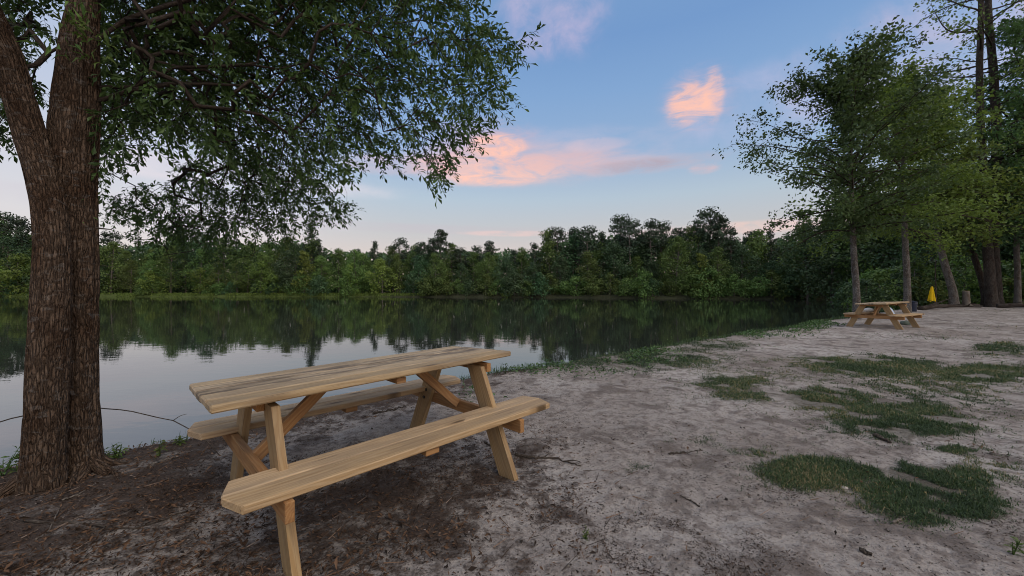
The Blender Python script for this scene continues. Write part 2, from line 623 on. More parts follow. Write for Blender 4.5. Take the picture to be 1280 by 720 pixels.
# ------------------------------------------------------------------ ground sheet
def ground():
    rad = np.concatenate([np.geomspace(.35, 30, 300)[:-1], np.geomspace(30, 120, 70)[:-1], np.geomspace(120, 1500, 24)])
    th = np.concatenate([np.radians(np.linspace(-66, 66, 560)), np.radians(np.linspace(66, 294, 70)[1:-1])])
    nr, nt = len(rad), len(th)
    R, T = np.meshgrid(rad, th, indexing='ij')
    x = (R * np.sin(T)).ravel()
    y = (R * np.cos(T)).ravel()
    z = height(x, y)
    i = np.arange(nr - 1)[:, None] * nt
    j = np.arange(nt)[None, :]
    k = (j + 1) % nt
    q = np.stack([i + j, i + nt + j, i + nt + k, i + k], -1).reshape(-1, 4)[:, ::-1]
    v = np.stack([x, y, z], -1)
    v = np.concatenate([v, [[0, 0, hz(0, 0)]]])
    t = np.stack([np.full(nt, nr * nt), j[0], k[0]], -1)[:, ::-1]
    mb = MB()
    mb.add(v, q, t)
    me = mb.mesh('ground', True)
    sd = lake_sd(v[:, 0], v[:, 1])
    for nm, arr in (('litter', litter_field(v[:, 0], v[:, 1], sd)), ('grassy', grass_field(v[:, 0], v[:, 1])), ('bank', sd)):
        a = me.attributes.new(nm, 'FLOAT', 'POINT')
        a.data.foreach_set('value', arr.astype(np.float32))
    o = bpy.data.objects.new('ground', me)
    COL.objects.link(o)
    # material
    t = NT('pale sandy ground')
    pos = t.n('NewGeometry').outputs['Position']
    big = t.noise(pos, .55, 4, .6)
    med = t.noise(pos, 2.6, 5, .62, .4)
    sml = t.noise(pos, 11., 6, .7)
    tiny = t.noise(pos, 55., 4, .7)
    grit = t.noise(pos, 160., 3, .7)
    sand = t.ramp(big, [(.3, (.31, .266, .230)), (.5, (.435, .385, .342)), (.68, (.57, .52, .47))])
    sand = t.mix(t.math('MULTIPLY', t.sm(sml, .46, .62), .7), sand, (.20, .162, .138))
    sand = t.mix(t.math('MULTIPLY', t.sm(med, .50, .62), .7), sand, (.15, .120, .102))
    sand = t.mix(t.math('MULTIPLY', t.sm(tiny, .52, .66), .62), sand, (.085, .067, .056))
    sand = t.mix(t.math('MULTIPLY', t.sm(grit, .55, .75), .35), sand, (.52, .48, .44))
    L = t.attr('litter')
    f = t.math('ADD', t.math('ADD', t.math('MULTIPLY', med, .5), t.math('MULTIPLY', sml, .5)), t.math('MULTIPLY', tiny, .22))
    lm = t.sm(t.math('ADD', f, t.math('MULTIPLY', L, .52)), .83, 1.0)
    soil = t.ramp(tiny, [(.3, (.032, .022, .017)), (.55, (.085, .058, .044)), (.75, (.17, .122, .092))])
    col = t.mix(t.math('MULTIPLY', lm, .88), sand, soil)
    spk = t.sm(t.noise(pos, 34., 3, .6), .66, .73)
    col = t.mix(t.math('MULTIPLY', spk, .75), col, (.06, .047, .039))
    g = t.attr('grassy')
    gm = t.sm(t.math('ADD', t.math('MULTIPLY', g, .55), t.math('ADD', t.math('MULTIPLY', sml, .45), t.math('MULTIPLY', tiny, .3))), .58, .86)
    col = t.mix(t.math('MULTIPLY', gm, .5), col, t.mix(tiny, (.045, .05, .026), (.10, .095, .06)))
    b = t.attr('bank')
    wet = t.sm(b, -.05, -.5)
    col = t.mix(t.math('SUBTRACT', 1., t.sm(b, -.55, -.08)), col, (.05, .042, .032))
    # grassy margin of the far shore
    xyz = t.n('SeparateXYZ'); t.l(pos, xyz.inputs[0])
    farm = t.sm(xyz.outputs[1], 40., 50.)
    col = t.mix(farm, col, t.mix(t.sm(xyz.outputs[0], -18., -32.), t.mix(med, (.028, .032, .018), (.06, .062, .034)), t.mix(med, (.055, .075, .022), (.10, .13, .035))))
    h = t.math('ADD', t.math('ADD', t.math('MULTIPLY', med, 2.2), t.math('MULTIPLY', sml, 1.1)), t.math('ADD', t.math('MULTIPLY', tiny, .5), t.math('MULTIPLY', grit, .12)))
    h = t.math('ADD', h, t.math('MULTIPLY', lm, .25))
    nrm = t.bump(h, 1.0, .045)
    o.data.materials.append(t.done(t.pbr(col, .93, nrm, .12)))
    tag(o, 'pale grey sandy ground with dirt and leaf crumbs along the lake', 'ground', None, 'structure')
    return o


ground()


def water():
    mb = MB()
    xs = np.array([-400, 0, 400.]); ys = np.array([-60, 0, 120.])
    mb.add([[-420, -70, WATER_Z], [200, -70, WATER_Z], [200, 150, WATER_Z], [-420, 150, WATER_Z]], [[0, 1, 2, 3]])
    t = NT('still murky lake water')
    pos = t.n('NewGeometry').outputs['Position']
    n1 = t.noise(t.mapv(pos, (.9, 2.0, 1)), 1.1, 3, .55)
    n2 = t.noise(t.mapv(pos, (.12, .2, 1)), 1., 2, .5)
    n3 = t.noise(t.mapv(pos, (2.5, 5.5, 1)), 1.6, 2, .5)
    h = t.math('ADD', t.math('MULTIPLY', n1, .55), t.math('ADD', t.math('MULTIPLY', n2, .9), t.math('MULTIPLY', n3, .12)))
    nrm = t.bump(h, .042, .10)
    sh = t.pbr((.024, .028, .022), .008, nrm, .5)
    sh.node.inputs['IOR'].default_value = 2.0
    o = mb.build('water', t.done(sh))
    tag(o, 'still dark lake reflecting the trees and evening sky', 'lake', None, 'structure')


water()


# ------------------------------------------------------------------ picnic tables
def board(mb, L, Wd, T, origin, ax, ay, az, rnd, cham=0., bev=.003, warp=None, nx=2):
    """board centred at origin: L along ax, Wd along ay, T along az (top at +T/2); corner cuts at cham=(x,y signs)"""
    ax, ay, az, origin = map(lambda q: np.asarray(q, float), (ax, ay, az, origin))
    off = rng.random(3) * np.array([9, 3, 3])
    # rounded-edge section
    hw, ht = Wd / 2, T / 2
    sec = [(-hw + bev, -ht), (hw - bev, -ht), (hw, -ht + bev), (hw, ht - bev), (hw - bev, ht), (-hw + bev, ht), (-hw, ht - bev), (-hw, -ht + bev)]
    xs = np.linspace(-L / 2, L / 2, nx)
    xs = np.concatenate([[xs[0]], [xs[0] + bev], xs[1:-1], [xs[-1] - bev], [xs[-1]]])
    V, Gc = [], []
    m = len(sec)
    for ii, x in enumerate(xs):
        end = ii in (0, len(xs) - 1)
        for (a, b) in sec:
            aa, bb = a, b
            if end:
                aa *= (hw - bev) / hw
                bb *= (ht - bev) / ht
            xx = x
            if cham:
                # 'cham' = (cut on -x end at side sign) list
                for (ex, sy, c) in cham:
                    lim = ex * (L / 2) - ex * np.clip(c - (hw - sy * aa), 0, c)
                    if ex < 0: xx = max(xx, lim)
                    else: xx = min(xx, lim)
            V.append((xx, aa, bb))
            Gc.append((xx, aa, bb))
    V = np.array(V)
    Gc = np.array(Gc) + off
    if warp is not None:
        V = V.copy()
        V[:, 2] += warp(V[:, 0], V[:, 1])
    P = origin + V[:, :1] * ax + V[:, 1:2] * ay + V[:, 2:3] * az
    n = len(xs)
    i = np.arange(n - 1)[:, None] * m
    j = np.arange(m)[None, :]
    k = (j + 1) % m
    q = np.stack([i + j, i + k, i + m + k, i + m + j], -1).reshape(-1, 4)[:, ::-1]
    tt = []
    for base, flip in ((0, 0), ((n - 1) * m, 1)):
        for a in range(1, m - 1):
            tr = [base, base + a, base + a + 1]
            tt.append(tr if not flip else tr[::-1])
    mb.add(P, q, tt, Gc, rnd)


X, Y, Z = np.eye(3)
TW, TL, TT = .73, 1.857, .038
BZ, BO, BL, BW, BX = .4236, .528, 1.984, .281, .0776


def beam_between(mb, a, b, wd, th, side, rnd):
    a, b = np.asarray(a, float), np.asarray(b, float)
    ax = unit(b - a)
    az = unit(np.cross(ax, side))
    ay = np.cross(az, ax)
    board(mb, np.linalg.norm(b - a), wd, th, (a + b) / 2, ax, ay, az, rnd)


def picnic_table(loc, rot, warped):
    root = empty('picnic_table', loc, rot)

    def wfun(x, y):   # the real top is a little twisted
        if not warped: return 0 * x
        s = x / TL + .5
        t = y / TW + .5
        return (1 - s) * t * -.029 + s * (1 - t) * .022 + s * t * -.013
    # tabletop: five boards
    mb = MB()
    nb = 5
    bw = TW / nb - .007
    rs = [.25, .62, .93, .98, .70]
    for k in range(nb):
        yc = -TW / 2 + (k + .5) * TW / nb
        dl = [0, -.006, .004, -.004, -.02][k]
        yy = yc
        board(mb, TL + dl, bw, TT, (dl * .3, yc, .7604 - TT / 2 + [0, .001, -.0015, .0005, -.001][k]), X, Y, Z, rs[k], bev=.007, nx=9,
              warp=lambda x, y, yy=yy: wfun(x, y + yy))
    mb.build('tabletop', M['wood_top'], root)
    # benches: two boards each, corners cut
    for s in (-1, 1):
        mb = MB()
        c = .052
        for k, inner in ((0, -1), (1, 1)):
            yc = s * BO + inner * BW / 4
            cuts = [(-1, inner, c), (1, inner, c)]
            board(mb, BL, BW / 2 - .0035, TT, (BX, yc, BZ - TT / 2 + (.0015 if k else 0)), X, Y, Z, .35 + .25 * k + .1 * s, cham=cuts, bev=.005, nx=7)
        mb.build('bench_seat', M['wood_seat'], root)
    # legs
    LX = .668
    zt = .7604 - TT - .028
    for ex in (-1, 1):
        for s in (-1, 1):
            mb = MB()
            y0, y1 = s * .582, s * .242
            a = np.array([ex * LX, y0, 0.0]); b = np.array([ex * LX, y1, zt])
            d = unit(b - a)
            hw = .070 / abs(d[2])
            off = rng.random(3) * 4
            xs = (ex * LX - .019, ex * LX + .019)
            V, Gc = [], []
            for (yc, z) in ((y0 - (y1 - y0) / zt * .06, -.06), (y1, zt)):
                for x in xs:
                    for h in (-hw, hw):
                        V.append((x, yc + h, z)); Gc.append((z, h, x - xs[0]))
            V = np.array(V); Gc = np.array(Gc) + off
            q = [[0, 1, 5, 4], [2, 6, 7, 3], [0, 4, 6, 2], [1, 3, 7, 5], [4, 5, 7, 6], [0, 2, 3, 1]]
            # unshare corners so every face keeps a crisp edge
            mb.add(V, [f[::-1] for f in q], None, Gc, .2 + .5 * rng.random())
            leg = mb.build('leg', M['wood_leg'], root)
            for zb in (.33, .40):
                bm = MB()
                yb = y0 + (y1 - y0) * zb / zt
                tube(bm, [(ex * (LX - .017), yb, zb), (ex * (LX - .027), yb, zb)], [.015, .012], 8)
                bm.build('bolt', M['bolt'], leg)
    # cross beams under the seats and under the top (on the outer face of the legs)
    for ex in (-1, 1):
        xb = ex * (LX + .019 + .019 + .001)
        mb = MB()
        beam_between(mb, (xb, -.685, BZ - TT - .0475), (xb, .685, BZ - TT - .0475), .038, .089, X, .35)
        mb.build('seat_beam', M['wood_brace'], root)
        mb = MB()
        beam_between(mb, (xb, -.215 if ex < 0 else -.35, zt - .010), (xb, .31, zt - .010), .038, .062, X, .3)
        mb.build('top_cleat', M['wood_brace'], root)
        # diagonal brace
        mb = MB()
        beam_between(mb, (ex * (LX + .012), 0.0, BZ - TT - .03), (ex * .29, 0.0, zt + .012), .040, .062, Y, .4)
        mb.build('diagonal_brace', M['wood_brace'], root)
    mb = MB()
    board(mb, .064, .62, .036, (0.02, 0, .7604 - TT - .0215), X, Y, Z, .4)
    mb.build('top_cleat', M['wood_brace'], root)
    for s in (-1, 1):
        mb = MB()
        board(mb, .088, .245, .036, (BX - .06, s * BO, BZ - TT - .0195), X, Y, Z, .35)
        mb.build('seat_cleat', M['wood_brace'], root)
    return root


PT = (-.9136, 2.6056)
t1 = picnic_table((PT[0], PT[1], 0.0), math.radians(45.45), True)
tag(t1, 'weathered pine picnic table standing beside the near tree, benches with cut corners', 'picnic table', 'wooden picnic tables')
t2 = copy_tree(t1)
t2.location = (11.35, 11.96, .05)
t2.rotation_euler = (0, 0, math.radians(30))
tag(t2, 'small looking far picnic table on the sand in front of the waterside trees', 'picnic table', 'wooden picnic tables')


# ------------------------------------------------------------------ the near oak
def in_poly(u, v, poly):
    poly = np.asarray(poly, float)
    ins = np.zeros(len(u), bool)
    n = len(poly)
    for i in range(n):
        a, b = poly[i], poly[(i + 1) % n]
        c = (a[1] > v) != (b[1] > v)
        xs = (b[0] - a[0]) * (v - a[1]) / (b[1] - a[1] + 1e-9) + a[0]
        ins ^= c & (u < xs)
    return ins


def stem_disp(seed, ridge=.05, lump=.06, flare=None, fis=0.):
    def f(path, th):
        m, s = len(path), len(th)
        cx = np.cos(th)[None, :] * np.ones((m, 1)); sx = np.sin(th)[None, :] * np.ones((m, 1))
        zz = path[:, 2][:, None] * np.ones((1, s))
        P = np.stack([cx * 1.3 + seed, sx * 1.3, zz * 1.6], -1).reshape(-1, 3)
        P2 = np.stack([cx * 9 + seed, sx * 9, zz * 2.6], -1).reshape(-1, 3)
        r = 1 + lump * fbm(P, 3).reshape(m, s) + ridge * fbm(P2, 4).reshape(m, s)
        if fis:
            tw = zz * .5
            P3 = np.stack([cx * 5.2 + seed + .25 * fbm(P2, 2).reshape(m, s), sx * 5.2 + tw * .3, zz * 3.0], -1).reshape(-1, 3)
            rg = 1 - np.abs(vnoise(P3)).reshape(m, s) * 2.2
            P4 = np.stack([cx * 11 + seed, sx * 11, zz * 7.0], -1).reshape(-1, 3)
            rg2 = 1 - np.abs(vnoise(P4)).reshape(m, s) * 2.2
            r = r - fis * np.clip(rg, 0, 1) ** 2 - fis * .6 * np.clip(rg2, 0, 1) ** 2
        if flare is not None:
            fl = np.exp(-np.maximum(zz - flare[0], 0) / flare[1])
            lob = fbm(np.stack([cx * 1.9 + seed + 3, sx * 1.9, zz * .2], -1).reshape(-1, 3), 2).reshape(m, s)
            r = r + fl * (flare[2] + .9 * flare[2] * lob)
        return r
    return f


def near_oak():
    base = W(72, 632, 2.42)
    root = empty('oak_tree', (base[0], base[1], 0.0))
    ox = np.array([base[0], base[1], 0.0])
    # right stem: the thicker one
    dR = 2.66
    R = [(*W(99, 660, dR), .150), (*W(98, 600, dR), .142), (*W(96, 520, dR), .138), (*W(95, 400, dR + .02), .140), (*W(93, 330, dR + .03), .150), (*W(92, 250, dR + .05), .148), (*W(92, 190, dR + .07), .160), (*W(95, 130, dR + .1), .152), (*W(99, 60, dR + .12), .130), (*W(105, 0, dR + .15), .108),
         (*W(112, -120, dR + .25), .10), (*W(122, -300, dR + .4), .08), (-2.72, 3.1, 6.2), (-2.6, 3.2, 7.6)]
    R = [r if len(r) == 4 else (*r, .05 if r[2] < 7 else .02) for r in R]
    R = spline(R, 620)
    dL = 2.44
    Lf = [(*W(50, 700, dL), .122), (*W(53, 640, dL), .122), (*W(56, 560, dL), .116), (*W(60, 450, dL), .116), (*W(64, 350, dL + .04), .108), (*W(64, 280, dL + .08), .102), (*W(54, 225, dL + .1), .098), (*W(38, 170, dL + .1), .098), (*W(20, 110, dL + .05), .094), (*W(5, 60, dL), .088), (*W(-40, -40, dL - .1), .08), (*W(-90, -190, dL - .2), .07), (-3.9, 2.0, 5.2, .045), (-4.3, 1.7, 6.6, .02)]
    Lf = spline([l if len(l) == 4 else (*l, .04) for l in Lf], 620)
    tb = MB()
    tube(tb, R[:, :3] - ox, R[:, 3] * .80, 300, True, stem_disp(4., .05, .05, (.0, .16, .24), .085))
    tube(tb, Lf[:, :3] - ox, Lf[:, 3] * .80, 260, True, stem_disp(9., .045, .05, (.0, .16, .24), .075))
    # surface roots and buttresses
    for k, (ang, ln, r0) in enumerate([(-2.4, .30, .06), (-1.5, .26, .055), (-.7, .28, .06), (.0, .34, .055), (.8, .3, .05), (2.4, .4, .06), (3.0, .3, .05), (-1.1, .62, .022), (-.3, .7, .02)]):
        c0 = (R[0, :3] if math.cos(ang) > 0 else Lf[0, :3]).copy()
        pts = []
        for i in range(9):
            f = i / 8
            a = ang + .25 * math.sin(3 * f + k)
            x = c0[0] + math.cos(a) * (.07 + ln * f)
            y = c0[1] + math.sin(a) * (.07 + ln * f)
            z = hz(x, y) + .09 * (1 - f) ** 3 - .03 * f - .006
            pts.append((x, y, z, r0 * .6 * (1 - f) ** .8 + .006))
        pts = spline(pts, 28)
        tube(tb, pts[:, :3] - ox, pts[:, 3], 14, True, stem_disp(k * 3., .08, .12))
    # bark lumps and a broken branch stub low on the stems
    tr = tb.build('trunk', M['oak_bark'], root, True)
    stub = MB()
    a = W(120, 285, dR); b = W(140, 287, dR + .05)
    tube(stub, spline([(*a, .008), (*((a + b) / 2), .006), (*b, .003)], 8)[:, :3] - ox, np.linspace(.008, .003, 8), 6)
    stub.build('dead_twig', M['stick'], root)
    # ---- where the sprays of leaves hang
    polyU = [(-90, -330), (500, -330), (560, -120), (580, -10), (588, 20), (622, 42), (652, 50), (622, 70), (598, 88), (634, 122), (612, 140), (588, 138), (598, 172), (556, 184), (560, 215), (543, 228), (522, 206), (500, 190), (480, 216), (462, 194), (440, 196), (425, 213), (385, 238), (350, 228), (300, 215), (245, 178), (215, 182), (190, 176), (160, 190), (135, 205), (122, 235), (118, 120), (124, 0), (40, 0), (62, 150), (40, 120), (18, 172), (0, 180), (-60, 190)]
    polyL = [(128, 252), (165, 226), (205, 240), (225, 205), (300, 190), (385, 200), (398, 232), (438, 256), (418, 272), (360, 272), (332, 290), (262, 288), (225, 298), (165, 268), (125, 272)]
    polyF = [(160, 268), (300, 262), (405, 274), (372, 306), (330, 318), (300, 334), (205, 330), (165, 305)]
    S, Wt = [], []

    def fill(poly, n, dfun, lump=.0, thr=-9):
        p = np.asarray(poly, float)
        lo, hi = p.min(0), p.max(0)
        got = []
        while len(got) < n:
            u = rng.uniform(lo[0], hi[0], 4000); v = rng.uniform(lo[1], hi[1], 4000)
            k = in_poly(u, v, poly)
            u, v = u[k], v[k]
            d = dfun(u, v)
            P = np.stack([(u - CU) / F * d, d, HC + (CV - v) / F * d], -1)
            k2 = fbm(P * 1.7 + 5, 2) + .35 * rng.random(len(P)) > thr
            got.extend(list(P[k2]))
        return np.array(got[:n])
    dU = lambda u, v: np.clip(3.75 + rng.normal(0, .55, len(u)) - .45 * np.clip((300 - u) / 300, 0, 1) * rng.random(len(u)), 2.75, 5.2)
    dL_ = lambda u, v: 5.1 + rng.normal(0, .5, len(u))
    sU = fill(polyU, 4300, dU, thr=-.2)
    sK = fill([(122, -120), (500, -120), (500, 120), (440, 170), (300, 190), (220, 165), (130, 150)], 2200, lambda u, v: np.clip(4.3 + rng.normal(0, .5, len(u)), 3.3, 5.6), thr=-.3)
    sL = fill(polyL, 560, dL_, thr=-.02)
    sF = fill(polyF, 170, lambda u, v: 5.6 + rng.normal(0, .35, len(u)), thr=.0)
    # the rest of the crown, above and behind the picture
    ang = rng.uniform(0, 2 * PI, 2600); rr = np.sqrt(rng.random(2600)) * 3.6; zz = rng.uniform(3.3, 8.2, 2600)
    prof = np.sqrt(np.clip(1 - ((zz - 5.0) / 3.3) ** 2, 0, 1))
    k = (rr < 3.6 * prof) & (-2.6 + rr * np.cos(ang) < -1.1)
    sC = np.stack([-2.6 + rr * np.cos(ang), 2.6 + rr * np.sin(ang), zz], -1)[k]
    yy = np.maximum(sC[:, 1], .05)
    uu = CU + F * sC[:, 0] / yy; vv = CV - F * (sC[:, 2] - HC) / yy
    seen = (sC[:, 1] > .1) & (uu > -30) & (uu < 1310) & (vv > -25)
    tooclose = np.linalg.norm(sC - np.array([0, 0, HC]), axis=1) < 2.0
    sC = sC[~seen & ~tooclose][:900]
    allS = np.concatenate([sU, sK, sL, sF, sC])
    # ---- branch graph: every spray joins the nearest wood that lies nearer the trunk
    nodes, par, seedr = [], [], []

    def add_path(pts, parent):
        last = parent
        for p in pts:
            nodes.append(np.asarray(p, float)); par.append(last); last = len(nodes) - 1
        return last
    limbs = [[R[376, :3], (-2.3, 3.2, 3.75), (-1.5, 3.7, 4.1), (-.8, 3.9, 3.95), (-.35, 3.85, 3.5)],
             [R[329, :3], (-2.4, 3.2, 2.95), (-2.15, 4.0, 2.9), (-2.1, 4.7, 2.65), (-2.2, 5.2, 2.35)],
             [R[423, :3], (-2.3, 3.2, 4.2), (-1.4, 3.8, 4.6), (-.5, 4.1, 4.5)],
             [R[451, :3], (-2.8, 3.6, 4.8), (-2.9, 4.6, 5.2), (-2.9, 5.4, 5.0)],
             [R[348, :3], (-2.2, 3.4, 3.2), (-1.5, 3.8, 3.3), (-.9, 3.8, 2.9)],
             [R[479, :3], (-2.2, 2.5, 5.4), (-1.5, 1.6, 5.6), (-1.0, .7, 5.4)],
             [Lf[470, :3], (-4.2, 2.2, 4.6), (-5.0, 2.4, 5.0), (-5.8, 2.6, 4.9)],
             [Lf[404, :3], (-3.3, 3.1, 3.3), (-3.6, 3.9, 3.3), (-3.9, 4.7, 3.0)],
             [R[564, :3], (-2.3, 3.4, 7.2)], [Lf[564, :3], (-4.2, 1.4, 6.5)]]
    for lb in limbs:
        pts = spline(lb, 14)
        pts[1:-1] += rng.normal(0, .03, (12, 3))
        add_path(pts, -1)
    nlimb = len(nodes)
    hub = np.array([-2.65, 2.75, 3.2])
    order = np.argsort(np.linalg.norm(allS - hub, axis=1))
    tips = []
    arr = np.zeros((90000, 3)); arr[:nlimb] = np.array(nodes)
    cnt = nlimb
    for oi in order:
        p = allS[oi]
        dd = np.linalg.norm(arr[:cnt] - p, axis=1)
        pr = np.linalg.norm(p - hub)
        hubd = np.linalg.norm(arr[:cnt] - hub, axis=1)
        cost = dd + 1.2 * np.maximum(hubd - pr + .05, 0)
        b = int(np.argmin(cost))
        q = arr[b]
        L = np.linalg.norm(p - q)
        k = max(1, int(L / .16))
        last = b
        for i in range(1, k + 1):
            f = i / k
            x = q + (p - q) * f + np.array([0, 0, .10 * L * math.sin(PI * f)]) + (rng.normal(0, .02 * min(L, 1), 3) if i < k else 0)
            arr[cnt] = x; par.append(last); last = cnt; cnt += 1
            if cnt > 89000: break
        tips.append((oi, last, b))
    nodes = arr[:cnt]
    par = np.array(par)
    r = np.zeros(cnt)
    for oi, nd, b in tips: r[nd] += .0022 ** 2.3
    for i in range(cnt - 1, -1, -1):
        if r[i] == 0: r[i] = .0022 ** 2.3
        if par[i] >= 0: r[par[i]] += r[i]
    rad = np.minimum(r ** (1 / 2.3) * .66, .017)
    kids = [[] for _ in range(cnt)]
    for i in range(cnt):
        if par[i] >= 0: kids[par[i]].append(i)
    bb = MB()
    starts = [i for i in range(cnt) if par[i] < 0]
    stack = [(i, None) for i in starts]
    while stack:
        i, pre = stack.pop()
        ch = [] if pre is None else [pre]
        while True:
            ch.append(i)
            if not kids[i]: break
            ks = sorted(kids[i], key=lambda a: -rad[a])
            for o in ks[1:]: stack.append((o, i))
            i = ks[0]
        if len(ch) > 1:
            rd = rad[ch].copy()
            if pre is not None: rd[0] = rd[1]
            tube(bb, nodes[ch] - ox, rd, 7 if rd.max() > .02 else 4, False)
    bb.build('branches', M['branch'], root, True)
    # ---- the leaves
    n = len(allS)
    idx = np.array([nd for _, nd, _ in tips]); oi = np.array([o for o, _, _ in tips])
    prev = par[idx]
    dirs = np.zeros((n, 3)); dirs[oi] = unit(nodes[idx] - nodes[prev])
    out = unit(allS - hub) * np.array([1, 1, .5])
    dirs = unit(dirs * .9 + out * .6 + rng.normal(0, .45, (n, 3)) + np.array([0, 0, -.30]))
    tl = rng.uniform(.14, .27, n)
    nl = 15
    f = (np.arange(nl) + .5) / nl
    sag = np.array([0, 0, -.25])
    P = allS[:, None, :] + dirs[:, None, :] * (tl[:, None] * f)[:, :, None] + sag * (tl[:, None] * f ** 2 * .5)[:, :, None]
    side = rng.normal(0, 1, (n, nl, 3))
    side -= (side * dirs[:, None, :]).sum(-1, keepdims=True) * dirs[:, None, :]
    side = unit(side)
    D = unit(dirs[:, None, :] * .55 + side * .85 + np.array([0, 0, -.12]))
    D[:, -1, :] = dirs
    N = unit(rng.normal(0, .55, (n, nl, 3)) + np.array([0, 0, 1.]))
    L = rng.uniform(.040, .076, (n, nl))
    rn = np.clip(rng.random((n, 1)) * .55 + rng.random((n, nl)) * .45, 0, 1)
    cb = MB()
    leaves(cb, P.reshape(-1, 3) - ox, D.reshape(-1, 3), N.reshape(-1, 3), L.ravel(), L.ravel() * .38, .2, .12, rn.ravel())
    twigs(cb, allS - ox, allS + dirs * tl[:, None] + sag * (tl[:, None] * .5) - ox, .0022, .001)
    cb.build('crown', M['oak_leaf'], root)
    # shoots of fresh leaves sprouting from the bark beside the fork
    for (u, v, d, k) in ((88, 30, 2.55, 26), (120, 45, 2.6, 20), (72, 58, 2.5, 16), (128, 80, 2.62, 12), (100, 8, 2.6, 20), (112, 272, 2.52, 3)):
        eb = MB()
        c = W(u, v, d)
        pts = c + rng.normal(0, .035, (k, 3))
        dr = unit(rng.normal(0, .6, (k, 3)) + np.array([.35, -.5, -.1]))
        ln = rng.uniform(.07, .12, k) if k > 4 else np.full(k, .04)
        leaves(eb, pts - ox, dr, unit(rng.normal(0, .5, (k, 3)) + np.array([0, -.4, 1.])), ln, ln * .2, .2, .3, rng.random(k))
        eb.build('sprout_leaves', M['weed'], root)
    tag(root, 'large near oak with two fused stems whose leafy boughs hang over the water', 'tree')
    return root


near_oak()


# ------------------------------------------------------------------ trees at the right and beyond
def branch_tree(name, bx, by, stem, r0, crown, nbr, mats, leaf=.1, ns=9, spr=7, seed=1, low=.0, flat=.55, seg=20, mb_trunks=None, sub=5):
    """stem: list of (dx,dy,z,r); crown(t)->(branch length, elevation) for t in 0..1 along the crown"""
    rs = np.random.default_rng(seed)
    z0 = hz(bx, by) - .05
    root = empty(name, (bx, by, z0))
    tb, bb, cb = MB(), MB(), MB()
    stems = stem if isinstance(stem[0], list) else [stem]
    for si, st in enumerate(stems):
        p = spline(st, 90)
        tube(tb, p[:, :3], p[:, 3], seg, True, stem_disp(seed + si * 5., .06, .08, (.15, .25, .28)))
        H = p[-1, 2]
        lowz = crown['z0']
        for i in range(nbr):
            t = (i + rs.random()) / nbr
            t = t ** crown.get('bias', 1.)
            z = lowz + (H - lowz) * t * .98
            k = int(np.argmin(np.abs(p[:, 2] - z)))
            ln, el = crown['f'](t)
            ln *= rs.uniform(.6, 1.15)
            az = i * 2.39996 + rs.normal(0, .5)
            if 'azf' in crown: ln *= crown['azf'](az)
            d = np.array([math.cos(az) * math.cos(el), math.sin(az) * math.cos(el), math.sin(el)])
            a = p[k, :3]
            nseg = 8
            pts = [a]
            cur = a.copy()
            for s in range(nseg):
                d = unit(d + rs.normal(0, .13, 3) + np.array([0, 0, crown.get('curl', -.03)]))
                cur = cur + d * ln / nseg
                pts.append(cur.copy())
            pts = np.array(pts)
            br = max(.008, min(p[k, 3] * .45, .012 + ln * .011))
            tube(bb, pts, np.linspace(br, .006, nseg + 1), 5, False)
            # side twigs bearing sprays
            ends = []
            for s in range(crown.get('bare', 2), nseg + 1):
                for _ in range(sub if s < nseg else sub + 2):
                    if rs.random() > crown.get('dens', .85): continue
                    f = s - rs.random()
                    i0 = min(int(f), nseg - 1)
                    q = pts[i0] + (pts[i0 + 1] - pts[i0]) * (f - i0)
                    sd = unit(np.array([rs.normal(), rs.normal(), rs.normal() * flat]))
                    sl = ln * rs.uniform(.08, .26) * (1.25 - .6 * s / nseg)
                    e = q + unit(sd + d * .5) * max(.15, sl)
                    ends.append((q, e))
            if not ends: continue
            A = np.array([q for q, e in ends]); B = np.array([e for q, e in ends])
            twigs(bb, A, B, .006, .003)
            m = len(A)
            nl = spr
            fr = rs.uniform(.55, 1.05, (m, nl, 1))
            P = A[:, None] + (B - A)[:, None] * fr + rs.normal(0, leaf * 1.25, (m, nl, 3)) * np.array([1, 1, .62])
            D = unit(rs.normal(0, 1, (m, nl, 3)) * np.array([1, 1, .8]) + unit(B - A)[:, None] * .4 + np.array([0, 0, -.2]))
            N = unit(rs.normal(0, .75, (m, nl, 3)) + np.array([0, 0, .9]))
            L = rs.uniform(.7, 1.35, (m, nl)) * leaf
            rn = np.clip(rs.random((m, 1)) * .6 + rs.random((m, nl)) * .4, 0, 1)
            leafquads(cb, P.reshape(-1, 3), D.reshape(-1, 3), N.reshape(-1, 3), L.ravel(), L.ravel() * .55, rn.ravel())
    tb.build('trunk', M[mats[0]], root, True)
    bb.build('branches', M[mats[1]], root, True)
    cb.build('crown', M[mats[2]], root)
    return root


def at(u, d):
    return (u - CU) / F * d, d


# R1 broad waterside oak behind the second table
x, y = at(1071, 15.2)
o = branch_tree('waterside_oak', x, y, [(0, 0, 0, .125), (-.02, 0, 1.2, .11), (-.12, .0, 2.6, .10), (-.2, 0, 4.6, .085), (-.25, 0, 7, .06), (-.2, .0, 9.6, .015)], .2,
                dict(z0=3.3, f=lambda t: ((4.5 * (1 - t) ** .5 + .6) * (.5 if t < .08 else .75 if t < .18 else 1), .2 + .75 * t), curl=-.014, bare=1, dens=.7, bias=.95), 64, ('grey_bark', 'branch', 'leaf_right'), .14, spr=18, seed=11, flat=.7, sub=3)
tag(o, 'broad dark waterside oak with tiered branches, pale trunk right behind the far picnic table', 'tree', 'trees on the right bank')
